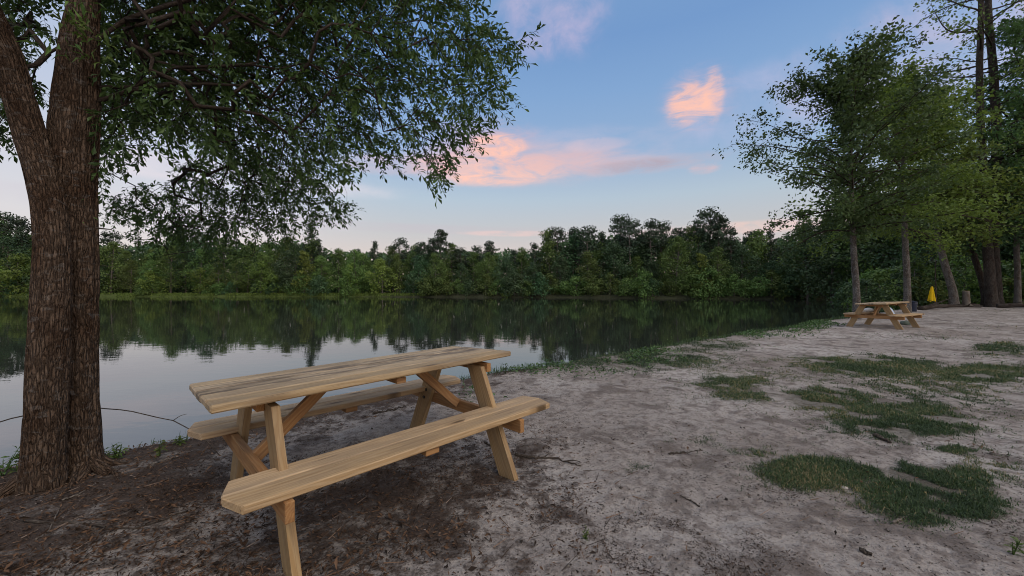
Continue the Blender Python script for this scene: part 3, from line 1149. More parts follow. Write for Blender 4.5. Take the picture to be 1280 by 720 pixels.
# R2 lighter tree
x, y = at(1134, 19.5)
o = branch_tree('bank_tree', x, y, [(0, 0, 0, .15), (.0, 0, 1.5, .135), (-.1, 0, 3.6, .12), (-.2, 0, 6.5, .10), (-.1, .0, 11.4, .02)], .2,
                dict(z0=4.3, f=lambda t: (4.0 * (1 - t) ** .55 + .8, .05 + .65 * t), curl=-.015, bare=1, dens=.8), 52, ('grey_bark', 'branch', 'leaf_lime'), .17, spr=20, seed=12, flat=.7, sub=3)
tag(o, 'lighter yellow green tree with straight pale trunk behind the right end of the far table', 'tree', 'trees on the right bank')
# R3 leaning pale trunk
x, y = at(1193, 25)
lean = branch_tree('leaning_tree', x, y, [(0, 0, 0, .22), (-.14, 0, 1.2, .20), (-.62, 0, 2.8, .18), (-1.1, 0, 5, .15), (-1.3, 0, 9, .12), (-1.6, 0, 13.2, .03)], .3,
                   dict(z0=3.8, f=lambda t: (3.6 * (1 - t) ** .6 + .8, .1 + .5 * t), curl=-.015, bare=1, dens=.75), 46, ('grey_bark', 'branch', 'leaf_lime'), .2, spr=15, seed=13, flat=.7, sub=3)
tag(lean, 'tree with mottled grey trunk leaning left between the yellow towel and the stump', 'tree', 'trees on the right bank')
# R5 tall twin trunk
x, y = at(1240, 25)
o = branch_tree('tall_twin_tree', x, y, [[(0, 0, 0, .29), (-.1, 0, 1.5, .26), (-.35, 0, 5, .22), (-.65, 0, 10, .19), (-.8, 0, 15, .16), (-.7, 0, 19.6, .13), (-1.1, 0, 24, .05)],
                                         [(.60, .2, 0, .27), (.52, .2, 1.5, .25), (.35, .2, 5, .22), (.55, .2, 10, .23), (.35, .2, 15, .20), (.0, .2, 19.6, .16), (.3, .2, 25, .05)]], .4,
                dict(z0=5.5, f=lambda t: (4.8 * (1 - t) ** .3 + .5, .05 + .3 * t), curl=.0, bare=3, dens=.6), 34, ('dark_bark', 'branch', 'leaf_mid'), .2, spr=7, seed=15, flat=.3, sub=3)
tag(o, 'tallest tree on the bank, two dark trunks rising out of the picture with sparse boughs', 'tree', 'trees on the right bank')
# dark leaning thin tree
x, y = at(1232, 26.5)
o = branch_tree('slender_tree', x, y, [(.1, 0, 0, .22), (-.2, 0, 1.6, .18), (-.9, 0, 4., .14), (-1.4, 0, 8, .06), (-1.5, 0, 10, .02)], .2,
                dict(z0=4.2, f=lambda t: (3.2 * (1 - t) ** .5 + .8, .1 + .4 * t), curl=-.03, bare=2, dens=.8), 26, ('dark_bark', 'branch', 'leaf_dark'), .22, spr=8, seed=16, flat=.4, sub=4)
tag(o, 'slender dark tree leaning left against the foot of the twin trunks', 'tree', 'trees on the right bank')
# right edge pale trunks
x, y = at(1272, 26)
o = branch_tree('pale_tree', x, y, [(0, 0, 0, .17), (.0, 0, 2, .15), (-.08, 0, 5, .13), (.1, 0, 9, .1), (.2, 0, 14, .02)], .2,
                dict(z0=4.4, f=lambda t: (3.8 * (1 - t) ** .5 + .9, .05 + .5 * t), curl=-.03, bare=1, dens=.9), 44, ('grey_bark', 'branch', 'leaf_dark'), .2, spr=10, seed=17, flat=.4, sub=4)
tag(o, 'pale trunked tree at the right edge beside the twin trunks', 'tree', 'trees on the right bank')
x, y = at(1292, 24)
o = branch_tree('edge_tree', x, y, [(0, 0, 0, .20), (.0, 0, 3, .17), (-.1, 0, 7, .13), (-.2, 0, 12, .1), (-.2, 0, 18, .02)], .2,
                dict(z0=4.5, f=lambda t: (4.6 * (1 - t) ** .5 + .9, .05 + .5 * t), curl=-.02, bare=1, dens=.85), 46, ('grey_bark', 'branch', 'leaf_right'), .19, spr=10, seed=18, flat=.35, sub=4)
tag(o, 'leafy tree half outside the right edge of the photo, its boughs reaching in', 'tree', 'trees on the right bank')


def lobed_tree(H, cr, z0, nl, mat, leaf, per, seed, kind='round', bark='far_bark'):
    """tree of clumps for the far bank: trunk, limbs and leaf clumps; returns a hidden-free prototype (trunk mesh, crown mesh)"""
    rs = np.random.default_rng(seed)
    tb, cb = MB(), MB()
    lean = rs.normal(0, .02 * H, 2)
    tr = spline([(0, 0, -.3, .018 * H), (lean[0] * .3, lean[1] * .3, H * .35, .013 * H), (lean[0], lean[1], H * .75, .007 * H), (lean[0] * 1.2, lean[1] * 1.2, H * .95, .002 * H)], 24)
    tube(tb, tr[:, :3], tr[:, 3], 8, True, stem_disp(seed, .05, .08))
    C, Rr = [], []
    for i in range(nl):
        if kind == 'pine':
            t = rs.random() ** .8
            z = z0 + (H - z0) * t
            rmax = cr * (1.05 - t) ** .45 * rs.uniform(.25, 1.1)
            r = cr * rs.uniform(.22, .42)
        else:
            t = (i + rs.random()) / nl
            z = z0 + (H - z0) * t
            env = math.sin(PI * min(1, (t * .86 + .16))) ** .6 if kind == 'round' else (1 - t) ** .5
            rmax = cr * env * math.sqrt(rs.random())
            r = cr * rs.uniform(.26, .5) * (1.1 - .45 * t)
        a = rs.uniform(0, 2 * PI)
        C.append((math.cos(a) * rmax + lean[0] * t, math.sin(a) * rmax + lean[1] * t, z)); Rr.append(r)
    for c, r in zip(C, Rr):
        c = np.array(c)
        k = int(np.argmin(np.abs(tr[:, 2] - (c[2] - r * .8))))
        a = tr[k, :3]
        pts = spline([(*a, 1), (*(a * .5 + c * .5 + [0, 0, -.1 * r]), 1), (*c, 1)], 5)[:, :3]
        tube(tb, pts, np.linspace(.005 * H, .0015 * H, 5), 4, False)
        d = unit(rs.normal(0, 1, (per, 3)))
        rad = r * rs.uniform(.66, 1.06, (per, 1)) * (1 + .14 * rs.normal(0, 1, (per, 1)))
        flat = .55 if kind == 'pine' else .8
        P = c + d * rad * np.array([1.15, 1.15, flat])
        N = unit(d * 1.0 + rs.normal(0, .38, (per, 3)) + np.array([0, 0, .35]))
        D = unit(np.cross(N, rs.normal(0, 1, (per, 3))) + np.array([0, 0, -.15]))
        L = leaf * rs.uniform(.6, 1.4, per)
        base = rs.random() * .5
        leafquads(cb, P, D, N, L, L * .62, np.clip(base + rs.random(per) * .5, 0, 1))
    tm = tb.mesh('trunk', True); tm.materials.append(M[bark])
    cm = cb.mesh('crown'); cm.materials.append(M[mat])
    return tm, cm


M['leaf_fresh'] = leaf_mat('fresh green leaf', (.070, .115, .03), (.16, .235, .065), .3)
PROTO = {
    'broad': [lobed_tree(11, 3.6, 1.2, 44, 'leaf_dark', .34, 95, 21), lobed_tree(12, 3.2, 1.6, 42, 'leaf_mid', .34, 95, 22), lobed_tree(10, 3.9, .8, 46, 'leaf_dark', .34, 95, 23), lobed_tree(12.5, 3.4, 2.2, 42, 'leaf_mid', .33, 95, 24), lobed_tree(11, 3.3, 1.0, 42, 'leaf_dark', .32, 95, 25), lobed_tree(11.5, 3.5, .8, 40, 'leaf_fresh', .34, 100, 26)],
    'pine': [lobed_tree(14, 2.6, 8.0, 24, 'leaf_pine', .36, 60, 31, 'pine'), lobed_tree(15, 2.3, 7.0, 26, 'leaf_pine', .36, 55, 32, 'pine'), lobed_tree(13, 2.9, 7.5, 22, 'leaf_pine', .36, 60, 33, 'pine'), lobed_tree(14.5, 2.2, 5.0, 34, 'leaf_pine', .34, 55, 34, 'cone')],
    'lime': [lobed_tree(5.2, 2.1, .3, 26, 'leaf_bright', .26, 80, 41), lobed_tree(6.4, 1.6, .3, 24, 'leaf_bright', .26, 80, 42, 'cone'), lobed_tree(4.2, 2.2, .2, 22, 'leaf_lime', .26, 80, 43)],
    'bush': [lobed_tree(3.0, 1.9, .1, 20, 'leaf_dark', .24, 70, 51), lobed_tree(2.4, 2.0, .1, 20, 'leaf_mid', .24, 70, 52), lobed_tree(3.6, 2.0, .1, 22, 'leaf_mid', .25, 70, 53)],
}


def zone(u):
    for lim, txt in ((0, 'beyond the left edge'), (36, 'left of the near trunk'), (124, 'behind the near trunk'), (270, 'under the hanging oak boughs'), (430, 'under the tips of the oak boughs'), (545, 'left of the pink cloud'), (640, 'below the pink cloud'), (735, 'right of the pink cloud'), (840, 'below the small orange cloud'), (925, 'beside the tallest far pine'), (985, 'left of the waterside oak'), (1095, 'behind the waterside oak'), (1170, 'behind the yellow towel'), (1225, 'behind the tree stump'), (1285, 'behind the twin trunks')):
        if u < lim: return txt
    return 'past the right edge'


def put(kind, i, x, y, s, name, label, cat, group=None, sz=1.0):
    tm, cm = PROTO[kind][i % len(PROTO[kind])]
    r = empty(name, (x, y, max(hz(x, y), WATER_Z) - .1), random.uniform(0, 2 * PI))
    r.scale = (s, s, s * sz)
    for nm, me in (('trunk', tm), ('crown', cm)):
        c = bpy.data.objects.new(nm, me); COL.objects.link(c); c.parent = r
    return tag(r, label, cat, group)


FARP = np.array([(60, 52), (56, 57)] + FAR, float)


def far_shore(u):
    """depth of the far waterline in the direction of photo column u"""
    k = (u - CU) / F
    best = None
    for a, b in zip(FARP[:-1], FARP[1:]):
        # x = k*y
        da = a[0] - k * a[1]; db = b[0] - k * b[1]
        if da * db <= 0 and da != db:
            t = da / (da - db)
            yv = a[1] + (b[1] - a[1]) * t
            best = yv if best is None else min(best, yv)
    return best or 70.


FARG = None
LB = ['dense dark green tree of the far wood', 'mid green loose crowned tree of the far wood', 'wide low dark tree at the far waterline', 'tall mid green tree of the far wood', 'rounded dark tree low to the far bank', 'fresh green tree of the far wood']
GB = 'broadleaf trees along the far shore'
# skyline height (photo rows) along the far wood
SKY_U = [-150, 0, 40, 120, 160, 300, 380, 420, 470, 540, 600, 660, 690, 740, 800, 850, 900, 950, 1000, 1040, 1100, 1180]
SKY_V = [275, 280, 290, 300, 300, 296, 296, 308, 312, 306, 310, 308, 292, 290, 285, 290, 292, 296, 292, 285, 280, 270]
skyv = lambda u: float(np.interp(u, SKY_U, SKY_V))
u = -70.
i = 0
while u < 1130:
    d0 = far_shore(u)
    for row, dd in ((0, 2.5), (1, 7.5)):
        d = d0 + dd + random.uniform(-1, 1.5)
        uu = u + row * 14 + random.uniform(-6, 6)
        k = (uu - CU) / F
        Ht = (CV - skyv(uu)) / F * d + HC
        Ht *= random.uniform(.5, .95) if row == 0 else random.uniform(.78, 1.1)
        v = random.choice([0, 1, 2, 3, 4, 5, 3] if uu > 560 else [1, 3, 5, 5, 0, 3])
        hh = (11, 12, 10, 12.5, 11, 11.5)[v]
        s = Ht / hh
        put('broad', v, k * d, d, max(.5, s), 'broadleaf_tree', LB[v] + ', ' + zone(uu), 'tree', GB)
    i += 1
    u += random.uniform(24, 34)
# pines that rise above the wood: (u, top row)
PN = [(5, 266), (22, 272), (30, 285), (138, 290), (388, 279), (398, 300), (448, 312), (470, 302), (500, 298), (527, 303), (551, 288), (541, 300), (575, 310), (612, 302), (642, 312), (668, 303), (697, 285), (716, 284), (735, 283), (752, 290), (775, 270), (788, 275), (815, 274), (826, 278), (848, 286), (886, 262), (898, 270), (872, 282), (915, 284), (940, 290), (965, 288), (595, 308), (1010, 285), (1045, 280)]
LPN = ['ragged dark pine above the far wood', 'slim long crowned pine above the far wood', 'flat topped dark pine above the far wood', 'narrow pointed conifer above the far wood']
special = {551: 'lone round headed pine standing out above the middle of the far wood', 886: 'tallest ragged pine of the far wood, right of the middle', 775: 'tall flat headed pine left of the tallest far pine', 388: 'pointed conifer beside the hanging oak boughs', 5: 'ragged pine at the left edge of the far wood, left of the near trunk'}
for j, (uu, vt) in enumerate(PN):
    d = far_shore(uu) + random.uniform(5, 9)
    k = (uu - CU) / F
    Ht = (CV - vt) / F * d + HC
    v = 3 if uu == 388 else random.choice([0, 1, 2, 0, 1, 2, 3])
    s = Ht / (14, 15, 13, 14.5)[v]
    put('pine', v, k * d, d, s, 'pine_tree', special.get(uu, LPN[v] + ', ' + zone(uu)), 'pine', 'pines rising from the far wood')
# bright trees at the waterline
for (uu, vt, v, lab) in [(478, 326, 0, 'bright lime green rounded tree at the far waterline, the widest pale crown'), (438, 330, 1, 'slim lime green tree left of the widest pale crown on the far shore'), (545, 318, 0, 'greyish willow standing at the far waterline right of the lime tree'), (380, 315, 1, 'tall lime column of leaves below the hanging oak boughs'), (326, 330, 2, 'low yellow green tree on the left far bank under the oak boughs'), (22, 322, 2, 'yellow green tree left of the near trunk on the far bank'), (1, 335, 0, 'lime green bush at the left edge of the far bank'), (250, 338, 2, 'low pale green tree nearest the grassy far bank'), (876, 318, 1, 'lime green slim tree at the far waterline right of the middle'), (190, 340, 0, 'pale green bush on the grassy far bank right of the near trunk')]:
    d = far_shore(uu) + .9
    k = (uu - CU) / F
    Ht = (CV - vt) / F * d - WATER_Z * .5 + HC
    put('lime' if uu != 545 else 'broad', v if uu != 545 else 1, k * d, d, Ht / ((5.2, 6.4, 4.2)[v] if uu != 545 else 12), 'waterline_tree', lab, 'tree')
# bushes along the far waterline
LBU = ['dark round bush at the far waterline', 'low mid green bush at the far waterline', 'tall mid green bush at the far waterline']
u = -60.
while u < 1120:
    d = far_shore(u) + random.uniform(.3, 1.4)
    k = (u - CU) / F
    if not (u < 500 and random.random() < .45):
        v = random.choice([0, 1, 2])
        put('bush', v, k * d, d, random.uniform(.7, 1.25), 'shore_bush', LBU[v] + ', ' + zone(u), 'bush', 'bushes along the far waterline')
    u += random.uniform(13, 22)
# wood that closes the view behind the right bank
LW = ['dark tree in the shaded wood behind the right bank', 'mid green tree in the shaded wood behind the right bank']
for (uu, d, v, s) in [(1010, 56, 0, 1.), (1040, 52, 2, 1.1), (1075, 50, 1, 1.15), (1105, 47, 0, 1.1), (1140, 46, 2, 1.1), (1120, 55, 3, 1.2), (1165, 41, 4, 1.05), (1190, 47, 3, 1.25), (1205, 38, 0, .95), (1235, 41, 2, 1.2), (1250, 35.5, 4, .9), (1275, 37, 1, 1.1), (1300, 34, 0, 1.1), (1225, 52, 1, 1.4), (1275, 48, 3, 1.4), (1320, 42, 2, 1.3), (1150, 58, 1, 1.3), (1085, 60, 3, 1.3), (1345, 32, 0, 1.1), (1370, 38, 1, 1.3), (1400, 30, 2, 1.1), (1440, 34, 3, 1.2)]:
    k = (uu - CU) / F
    put('broad', v, k * d, d, s, 'wood_tree', LW[0 if v in (0, 2, 4) else 1] + ', ' + zone(uu), 'tree', 'trees of the wood behind the right bank')
LS = ['dark understorey bush behind the right bank', 'low green understorey bush behind the right bank', 'tall green understorey bush behind the right bank']
for (uu, d, v, s) in [(1082, 26, 0, .75), (1100, 27, 2, .8), (1118, 28, 0, .9), (1150, 27.2, 1, .8), (1142, 30.5, 2, 1.1), (1165, 31, 0, 1.1), (1178, 29.5, 0, .8), (1205, 31, 2, 1.), (1222, 32, 0, 1.1), (1248, 31, 0, 1.0), (1262, 29.5, 1, .8), (1285, 31, 2, 1.1), (1300, 29, 0, 1.), (1330, 28, 2, 1.), (1060, 34, 0, .7), (1090, 34, 2, .9), (1120, 36, 0, 1.2), (1190, 35, 2, 1.3), (1240, 35, 1, 1.3), (1135, 38, 0, 1.2)]:
    k = (uu - CU) / F
    put('bush', v, k * d, d, s, 'understorey_bush', LS[v] + ', ' + zone(uu), 'bush', 'bushes under the trees on the right bank')
# a far mass of wood behind all, filling the gaps between single trees
mb = MB()
nn = 80000
uu = rng.uniform(-330, 1500, nn)
dd = np.array([far_shore(q) for q in np.linspace(-330, 1130, 400)])
dsh = np.interp(uu, np.linspace(-330, 1130, 400), dd)
dsh = np.where(uu > 1080, 62 + (uu - 1080) * .01, dsh)
d = dsh + rng.uniform(10, 19, nn)
x = (uu - CU) / F * d
top = (CV - np.interp(uu, SKY_U, SKY_V)) / F * d + HC
top = top * (.86 + .16 * fbm(bumps(x * .22, d * .22, 7.), 3))
z = rng.random(nn) ** 1.15 * np.maximum(top, 2)
P = np.stack([x, d, z], -1)
leafquads(mb, P, rng.normal(0, 1, (nn, 3)), rng.normal(0, .6, (nn, 3)) + np.array([0, -.4, .6]), rng.uniform(.6, 1.15, nn), rng.uniform(.45, .75, nn), np.clip(.5 + .5 * fbm(P * .35, 2) + rng.random(nn) * .3, 0, 1))
o = mb.build('far_woods', M['leaf_dark'])
tag(o, 'dark mass of foliage filling the gaps deep in the far wood', 'woods', None, 'stuff')


# ------------------------------------------------------------------ grass, weeds, litter
def blades(mb, P, h, w, lay, rnd):
    n = len(P)
    a = rng.uniform(0, 2 * PI, n)
    d = np.stack([np.cos(a), np.sin(a), np.zeros(n)], -1)
    s = np.stack([-np.sin(a), np.cos(a), np.zeros(n)], -1)
    lay = np.broadcast_to(lay, (n,))[:, None]
    h = np.broadcast_to(h, (n,))[:, None]; w = np.broadcast_to(w, (n,))[:, None]
    mid = P + d * h * .45 * lay + np.array([0, 0, 1.]) * h * .55 * (1.15 - .6 * lay)
    tip = P + d * h * (.55 + .5 * lay) * lay + np.array([0, 0, 1.]) * h * (1.05 - lay) * .9
    v = np.stack([P - s * w * .5, P + s * w * .5, mid + s * w * .45, mid - s * w * .45, tip], 1).reshape(-1, 3)
    b = np.arange(n)[:, None] * 5
    mb.add(v, b + [[0, 1, 2, 3]], b + [[3, 2, 4]], None, np.repeat(rnd, 5))


mb = MB()
for (cx, cy, rx, ry, den), (gu, gv, gru, grv, _) in zip(GPW, GP):
    n = int(min(9000, 300 + gru * grv * PI * 2.4 * den) * 3.4)
    e = rng.normal(0, .72, (n, 2))
    dy = e[:, 1] * ry
    x = cx + e[:, 0] * rx + dy * cx / cy
    y = cy + dy
    g = grass_field(x, y)
    cl = fbm(bumps(x * 5, y * 5, 21.), 2)
    st = fbm(bumps(x * 3.2, y * 3.2, 22.), 3)
    hf = fbm(bumps(x * 16, y * 16, 23.), 2)
    k = (rng.random(n) < np.clip(1.5 * g ** 1.9 + .6 * hf * (g < .85), 0, 1)) & (cl * .7 + st * .9 + .45 * rng.random(n) > np.where(np.hypot(x, y) < 3.6, -.2, .08))
    x, y = x[k], y[k]
    if not len(x): continue
    z = height(x, y)
    P = np.stack([x, y, z - .003], -1)
    m = len(P)
    dist = np.hypot(x, y)
    h = rng.uniform(.012, .052, m) * (1 + .03 * dist) * (.45 + .55 * g[k]) * np.where(rng.random(m) < .08, 1.9, 1.)
    blades(mb, P, h, np.maximum(.0035, .0009 * dist) * rng.uniform(.6, 1.3, m), 1 - .75 * rng.random(m) ** 1.6, np.clip(.45 + .5 * fbm(bumps(x * 1.5, y * 1.5, 30.), 2) + rng.normal(0, .33, m), 0, 1))
o = mb.build('grass', M['grass'])
tag(o, 'low green grass growing in ragged patches on the sand', 'grass', None, 'stuff')

# low growth along the near water's edge
mb = MB(); lb_ = MB()
NE = np.array(NEAR[3:20], float)
seg = np.linalg.norm(np.diff(NE, axis=0), axis=1)
cum = np.concatenate([[0], np.cumsum(seg)])
n = 9000
s = rng.uniform(0, cum[-1], n)
x = np.interp(s, cum, NE[:, 0]) + rng.normal(0, .12, n); y = np.interp(s, cum, NE[:, 1]) + rng.normal(0, .14, n)
cl = fbm(bumps(x * 1.2, y * 1.2, 40.), 3)
k = (cl + .5 * rng.random(n) > .1) & ((x > -.9) | (rng.random(n) < .16))
x, y = x[k], y[k]
P = np.stack([x, y, height(x, y)], -1)
dist = np.hypot(x, y)
blades(mb, P, rng.uniform(.04, .16, len(x)), np.maximum(.004, .0011 * dist), rng.uniform(.1, .8, len(x)), rng.random(len(x)) * .8)
o = mb.build('bank_grass', M['grass'])
tag(o, 'thin grass and weeds along the near edge of the bank', 'grass', None, 'stuff')
n = 26000
s = rng.uniform(0, cum[-1], n)
off = np.abs(rng.normal(0, .65, n))
x = np.interp(s, cum, NE[:, 0]) + off * .6 + rng.normal(0, .1, n); y = np.interp(s, cum, NE[:, 1]) - off * .6 + rng.normal(0, .1, n)
k = (x > -.6) & (x < 11) & (fbm(bumps(x * 1.1, y * 1.1, 44.), 3) + .35 * rng.random(n) > .17)
x, y = x[k], y[k]
P = np.stack([x, y, height(x, y) + rng.uniform(0, .05, len(x))], -1)
dist = np.hypot(x, y)
D = unit(rng.normal(0, 1, (len(x), 3)) * np.array([1, 1, .5]) + np.array([0, 0, .35]))
Ln = rng.uniform(.02, .05, len(x)) * (1 + dist * .06)
leaves(lb_, P, D, unit(rng.normal(0, .4, (len(x), 3)) + np.array([0, 0, 1.])), Ln, Ln * .5, .1, .1)
o = lb_.build('ground_cover', M['leaf_right'])
tag(o, 'creeping leafy ground cover on the bank beyond the near table', 'plants', None, 'stuff')

# far shore grass margin
mb = MB()
n = 16000
uu = rng.uniform(-200, 640, n)
dsh = np.interp(uu, np.linspace(-330, 1130, 400), dd)
d = dsh - .5 + np.abs(rng.normal(0, 1.0, n))
x = (uu - CU) / F * d
P = np.stack([x, d, np.maximum(height(x, d), WATER_Z) - .05], -1)
k = (fbm(bumps(x * .15, d * .15, 50.), 2) > -.25 + .5 * (uu > 520)) 
P = P[k]
blades(mb, P, rng.uniform(.15, .5, len(P)), .07, rng.uniform(.05, .5, len(P)), rng.random(len(P)))
o = mb.build('shore_grass', M['shore_grass'])
tag(o, 'bright yellow green grass margin along the left far waterline', 'grass', None, 'stuff')


def weed_plant(u, v, h, ns, label, mat='weed', spread=.3, z=None, leafl=.05, group=None):
    p = G(u, v) if z is None else z
    x, y = p[0], p[1]
    root = empty('weed_plant', (x, y, hz(x, y) - .01))
    st, lf = MB(), MB()
    for k in range(ns):
        a = rng.uniform(0, 2 * PI)
        hh = h * rng.uniform(.6, 1.05)
        tip = np.array([math.cos(a) * spread * hh, math.sin(a) * spread * hh, hh])
        pts = spline([(0, 0, 0), tuple(tip * .5 + [0, 0, .06 * hh]), tuple(tip)], 8)
        tube(st, pts, np.linspace(.003, .0012, 8), 5, False)
        m = 9
        f = rng.uniform(.2, 1.0, m)
        P = pts[(f * 7).astype(int)]
        D = unit(rng.normal(0, 1, (m, 3)) * np.array([1, 1, .4]) + np.array([0, 0, .35]))
        leaves(lf, P, D, unit(rng.normal(0, .3, (m, 3)) + np.array([0, 0, 1.])), leafl * rng.uniform(.6, 1.2, m), leafl * .32, .1, .25)
    st.build('stem', M['weed'], root)
    lf.build('leaves', M[mat], root)
    return tag(root, label, 'plant', group)


weed_plant(200, 573, .16, 2, 'tall single weed with spread leaves standing against the water right of the near trunk', leafl=.06, spread=.2)
weed_plant(146, 577, .12, 5, 'bushy weed at the bank edge just right of the near trunk')
weed_plant(128, 583, .12, 4, 'small weed touching the right side of the near trunk')
weed_plant(22, 592, .16, 6, 'leafy weed at the bank edge left of the near trunk')
weed_plant(3, 596, .20, 4, 'tall thin weed at the left edge of the bank', spread=.5)
weed_plant(225, 557, .07, 4, 'low weed on the bank edge beside the far bench end')
weed_plant(732, 671, .075, 3, 'tiny yellowish seedling alone on the bare sand right of the near table', 'weed', .25, leafl=.022)
weed_plant(1266, 692, .085, 4, 'small upright weed at the lower right corner', 'weed', .3, leafl=.03)
weed_plant(684, 460, .20, 5, 'brownish weed on the bank beyond the right end of the near table', 'leaf_dark', .35)
weed_plant(632, 467, .17, 3, 'spindly weed behind the right end of the tabletop', 'leaf_dark', .3)
weed_plant(838, 430, .30, 4, 'yellow green sprig on the crest of the bank', 'weed', .3)
weed_plant(882, 424, .30, 4, 'pale sprig farther along the crest of the bank', 'weed', .3)

# dead leaves, twigs and crumbs
mb = MB()
n = 110000
u = rng.uniform(-60, 1340, n); v = rng.uniform(440, 735, n)
d = HC * F / (v - CV)
x = (u - CU) / F * d; y = d
sd = lake_sd(x, y)
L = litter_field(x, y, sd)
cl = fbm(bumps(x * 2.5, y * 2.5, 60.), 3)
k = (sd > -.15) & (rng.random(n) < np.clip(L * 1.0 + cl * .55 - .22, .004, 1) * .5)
x, y, sd = x[k], y[k], sd[k]
P = np.stack([x, y, height(x, y) + rng.uniform(.002, .018, len(x))], -1)
D = unit(rng.normal(0, 1, (len(x), 3)) * np.array([1, 1, .35]))
Ln = rng.uniform(.010, .032, len(x)) * np.where(rng.random(len(x)) < .06, 1.7, 1)
shade = np.clip(rng.random(len(x)) * .75 + .25 * np.exp(-np.maximum(sd, 0) / .8), 0, 1)
leaves(mb, P, D, unit(rng.normal(0, .5, (len(x), 3)) + np.array([0, 0, 1.])), Ln, Ln * .38, .35, -.1, shade)
o = mb.build('leaf_litter', M['litter'])
tag(o, 'dry brown fallen leaves strewn on the bank and under the near table', 'leaf litter', None, 'stuff')

# dark duff: short strands of dead grass and bark in loose drifts all over the sand
mb = MB()
n = 150000
u = rng.uniform(-60, 1340, n); v = rng.uniform(415, 735, n)
d = HC * F / (v - CV)
x = (u - CU) / F * d; y = d
sd = lake_sd(x, y)
c1 = fbm(bumps(x * 1.1, y * 1.1, 81.), 3); c2 = fbm(bumps(x * 6.5, y * 6.5, 82.), 3)
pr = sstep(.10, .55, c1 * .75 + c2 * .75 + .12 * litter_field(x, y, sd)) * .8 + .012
k = (sd > 0) & (rng.random(n) < pr)
x, y = x[k], y[k]
m = len(x)
P = np.stack([x, y, height(x, y) + rng.uniform(.001, .008, m)], -1)
D = unit(rng.normal(0, 1, (m, 3)) * np.array([1, 1, .22]))
Ln = rng.uniform(.005, .018, m) * (1 + .07 * y)
leaves(mb, P, D, unit(rng.normal(0, .4, (m, 3)) + np.array([0, 0, 1.])), Ln, Ln * .26, .2, -.1, rng.random(m) ** 1.5 * .55)
o = mb.build('dead_grass_litter', M['litter'])
tag(o, 'dark strands of dead grass and bark drifted over the sand', 'dead grass', None, 'stuff')

mb = MB()
n = 9000
u = rng.uniform(-60, 1340, n); v = rng.uniform(430, 735, n)
d = HC * F / (v - CV)
x = (u - CU) / F * d; y = d
sd = lake_sd(x, y)
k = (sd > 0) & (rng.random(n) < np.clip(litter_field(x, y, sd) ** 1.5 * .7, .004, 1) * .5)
x, y = x[k], y[k]
A = np.stack([x, y, height(x, y) + .004], -1)
a = rng.normal(.5, .9, len(x)); ln = rng.uniform(.02, .13, len(x))
B = A + np.stack([np.cos(a) * ln, np.sin(a) * ln, rng.normal(.004, .012, len(x))], -1)
twigs(mb, A, B, rng.uniform(.001, .0035, len(x)), .001)
o = mb.build('twig_litter', M['litter'])
tag(o, 'thin dead twigs and pine straw strewn over the sand', 'twigs', None, 'stuff')

mb = MB()
n = 7000
u = rng.uniform(-40, 1320, n); v = rng.uniform(415, 735, n)
d = HC * F / (v - CV)
x = (u - CU) / F * d; y = d
k = (lake_sd(x, y) > .1) & (fbm(bumps(x * 1.5, y * 1.5, 70.), 3) + .5 * rng.random(n) > .1)
x, y = x[k], y[k]; m = len(x)
r = rng.uniform(.0012, .0045, m) * np.where(rng.random(m) < .06, 2., 1.) * (1 + .05 * np.hypot(x, y))
c = np.stack([x, y, height(x, y) + r * .3], -1)
oc = np.array([[1, 0, 0], [0, 1, 0], [-1, 0, 0], [0, -1, 0], [0, 0, .8], [0, 0, -.8]])
v_ = c[:, None] + (oc[None] * (1 + .5 * rng.normal(0, 1, (m, 6, 1))) + rng.normal(0, .2, (m, 6, 3))) * r[:, None, None]
b = np.arange(m)[:, None] * 6
tf = np.concatenate([b + [q] for q in ([0, 1, 4], [1, 2, 4], [2, 3, 4], [3, 0, 4], [1, 0, 5], [2, 1, 5], [3, 2, 5], [0, 3, 5])])
mb.add(v_.reshape(-1, 3), None, tf, None, np.repeat(rng.random(m), 6))
o = mb.build('soil_crumbs', M['crumb'])
tag(o, 'crumbs of soil and grit scattered on the sand', 'soil crumbs', None, 'stuff')


# ------------------------------------------------------------------ single sticks, stones and things
def stick(pts, r, label, name='fallen_stick', mat='stick', side=()):
    """pts: photo pixels on the ground, or world points"""
    P = np.array([G(*p) if len(p) == 2 else p for p in pts], float)
    for q, p in zip(P, pts):
        if len(p) == 2: q[2] = hz(q[0], q[1]) + r * .7
    c = P[0].copy()
    sp = spline(P, 26)
    sp[1:-1] += rng.normal(0, r * .5, (24, 3))
    mb = MB()
    tube(mb, sp - c, np.linspace(r, r * .45, 26), 8, True, stem_disp(rng.random() * 9, .15, .2))
    for (f, dx, dy, dz) in side:
        a = sp[int(f * 25)]
        b = a + np.array([dx, dy, dz])
        m = (a + b) / 2 + np.array([0, 0, .01])
        tube(mb, spline([a, m, b], 7) - c, np.linspace(r * .5, r * .2, 7), 5)
    o = mb.build(name, M[mat], None, True)
    o.location = c
    return tag(o, label, 'stick')


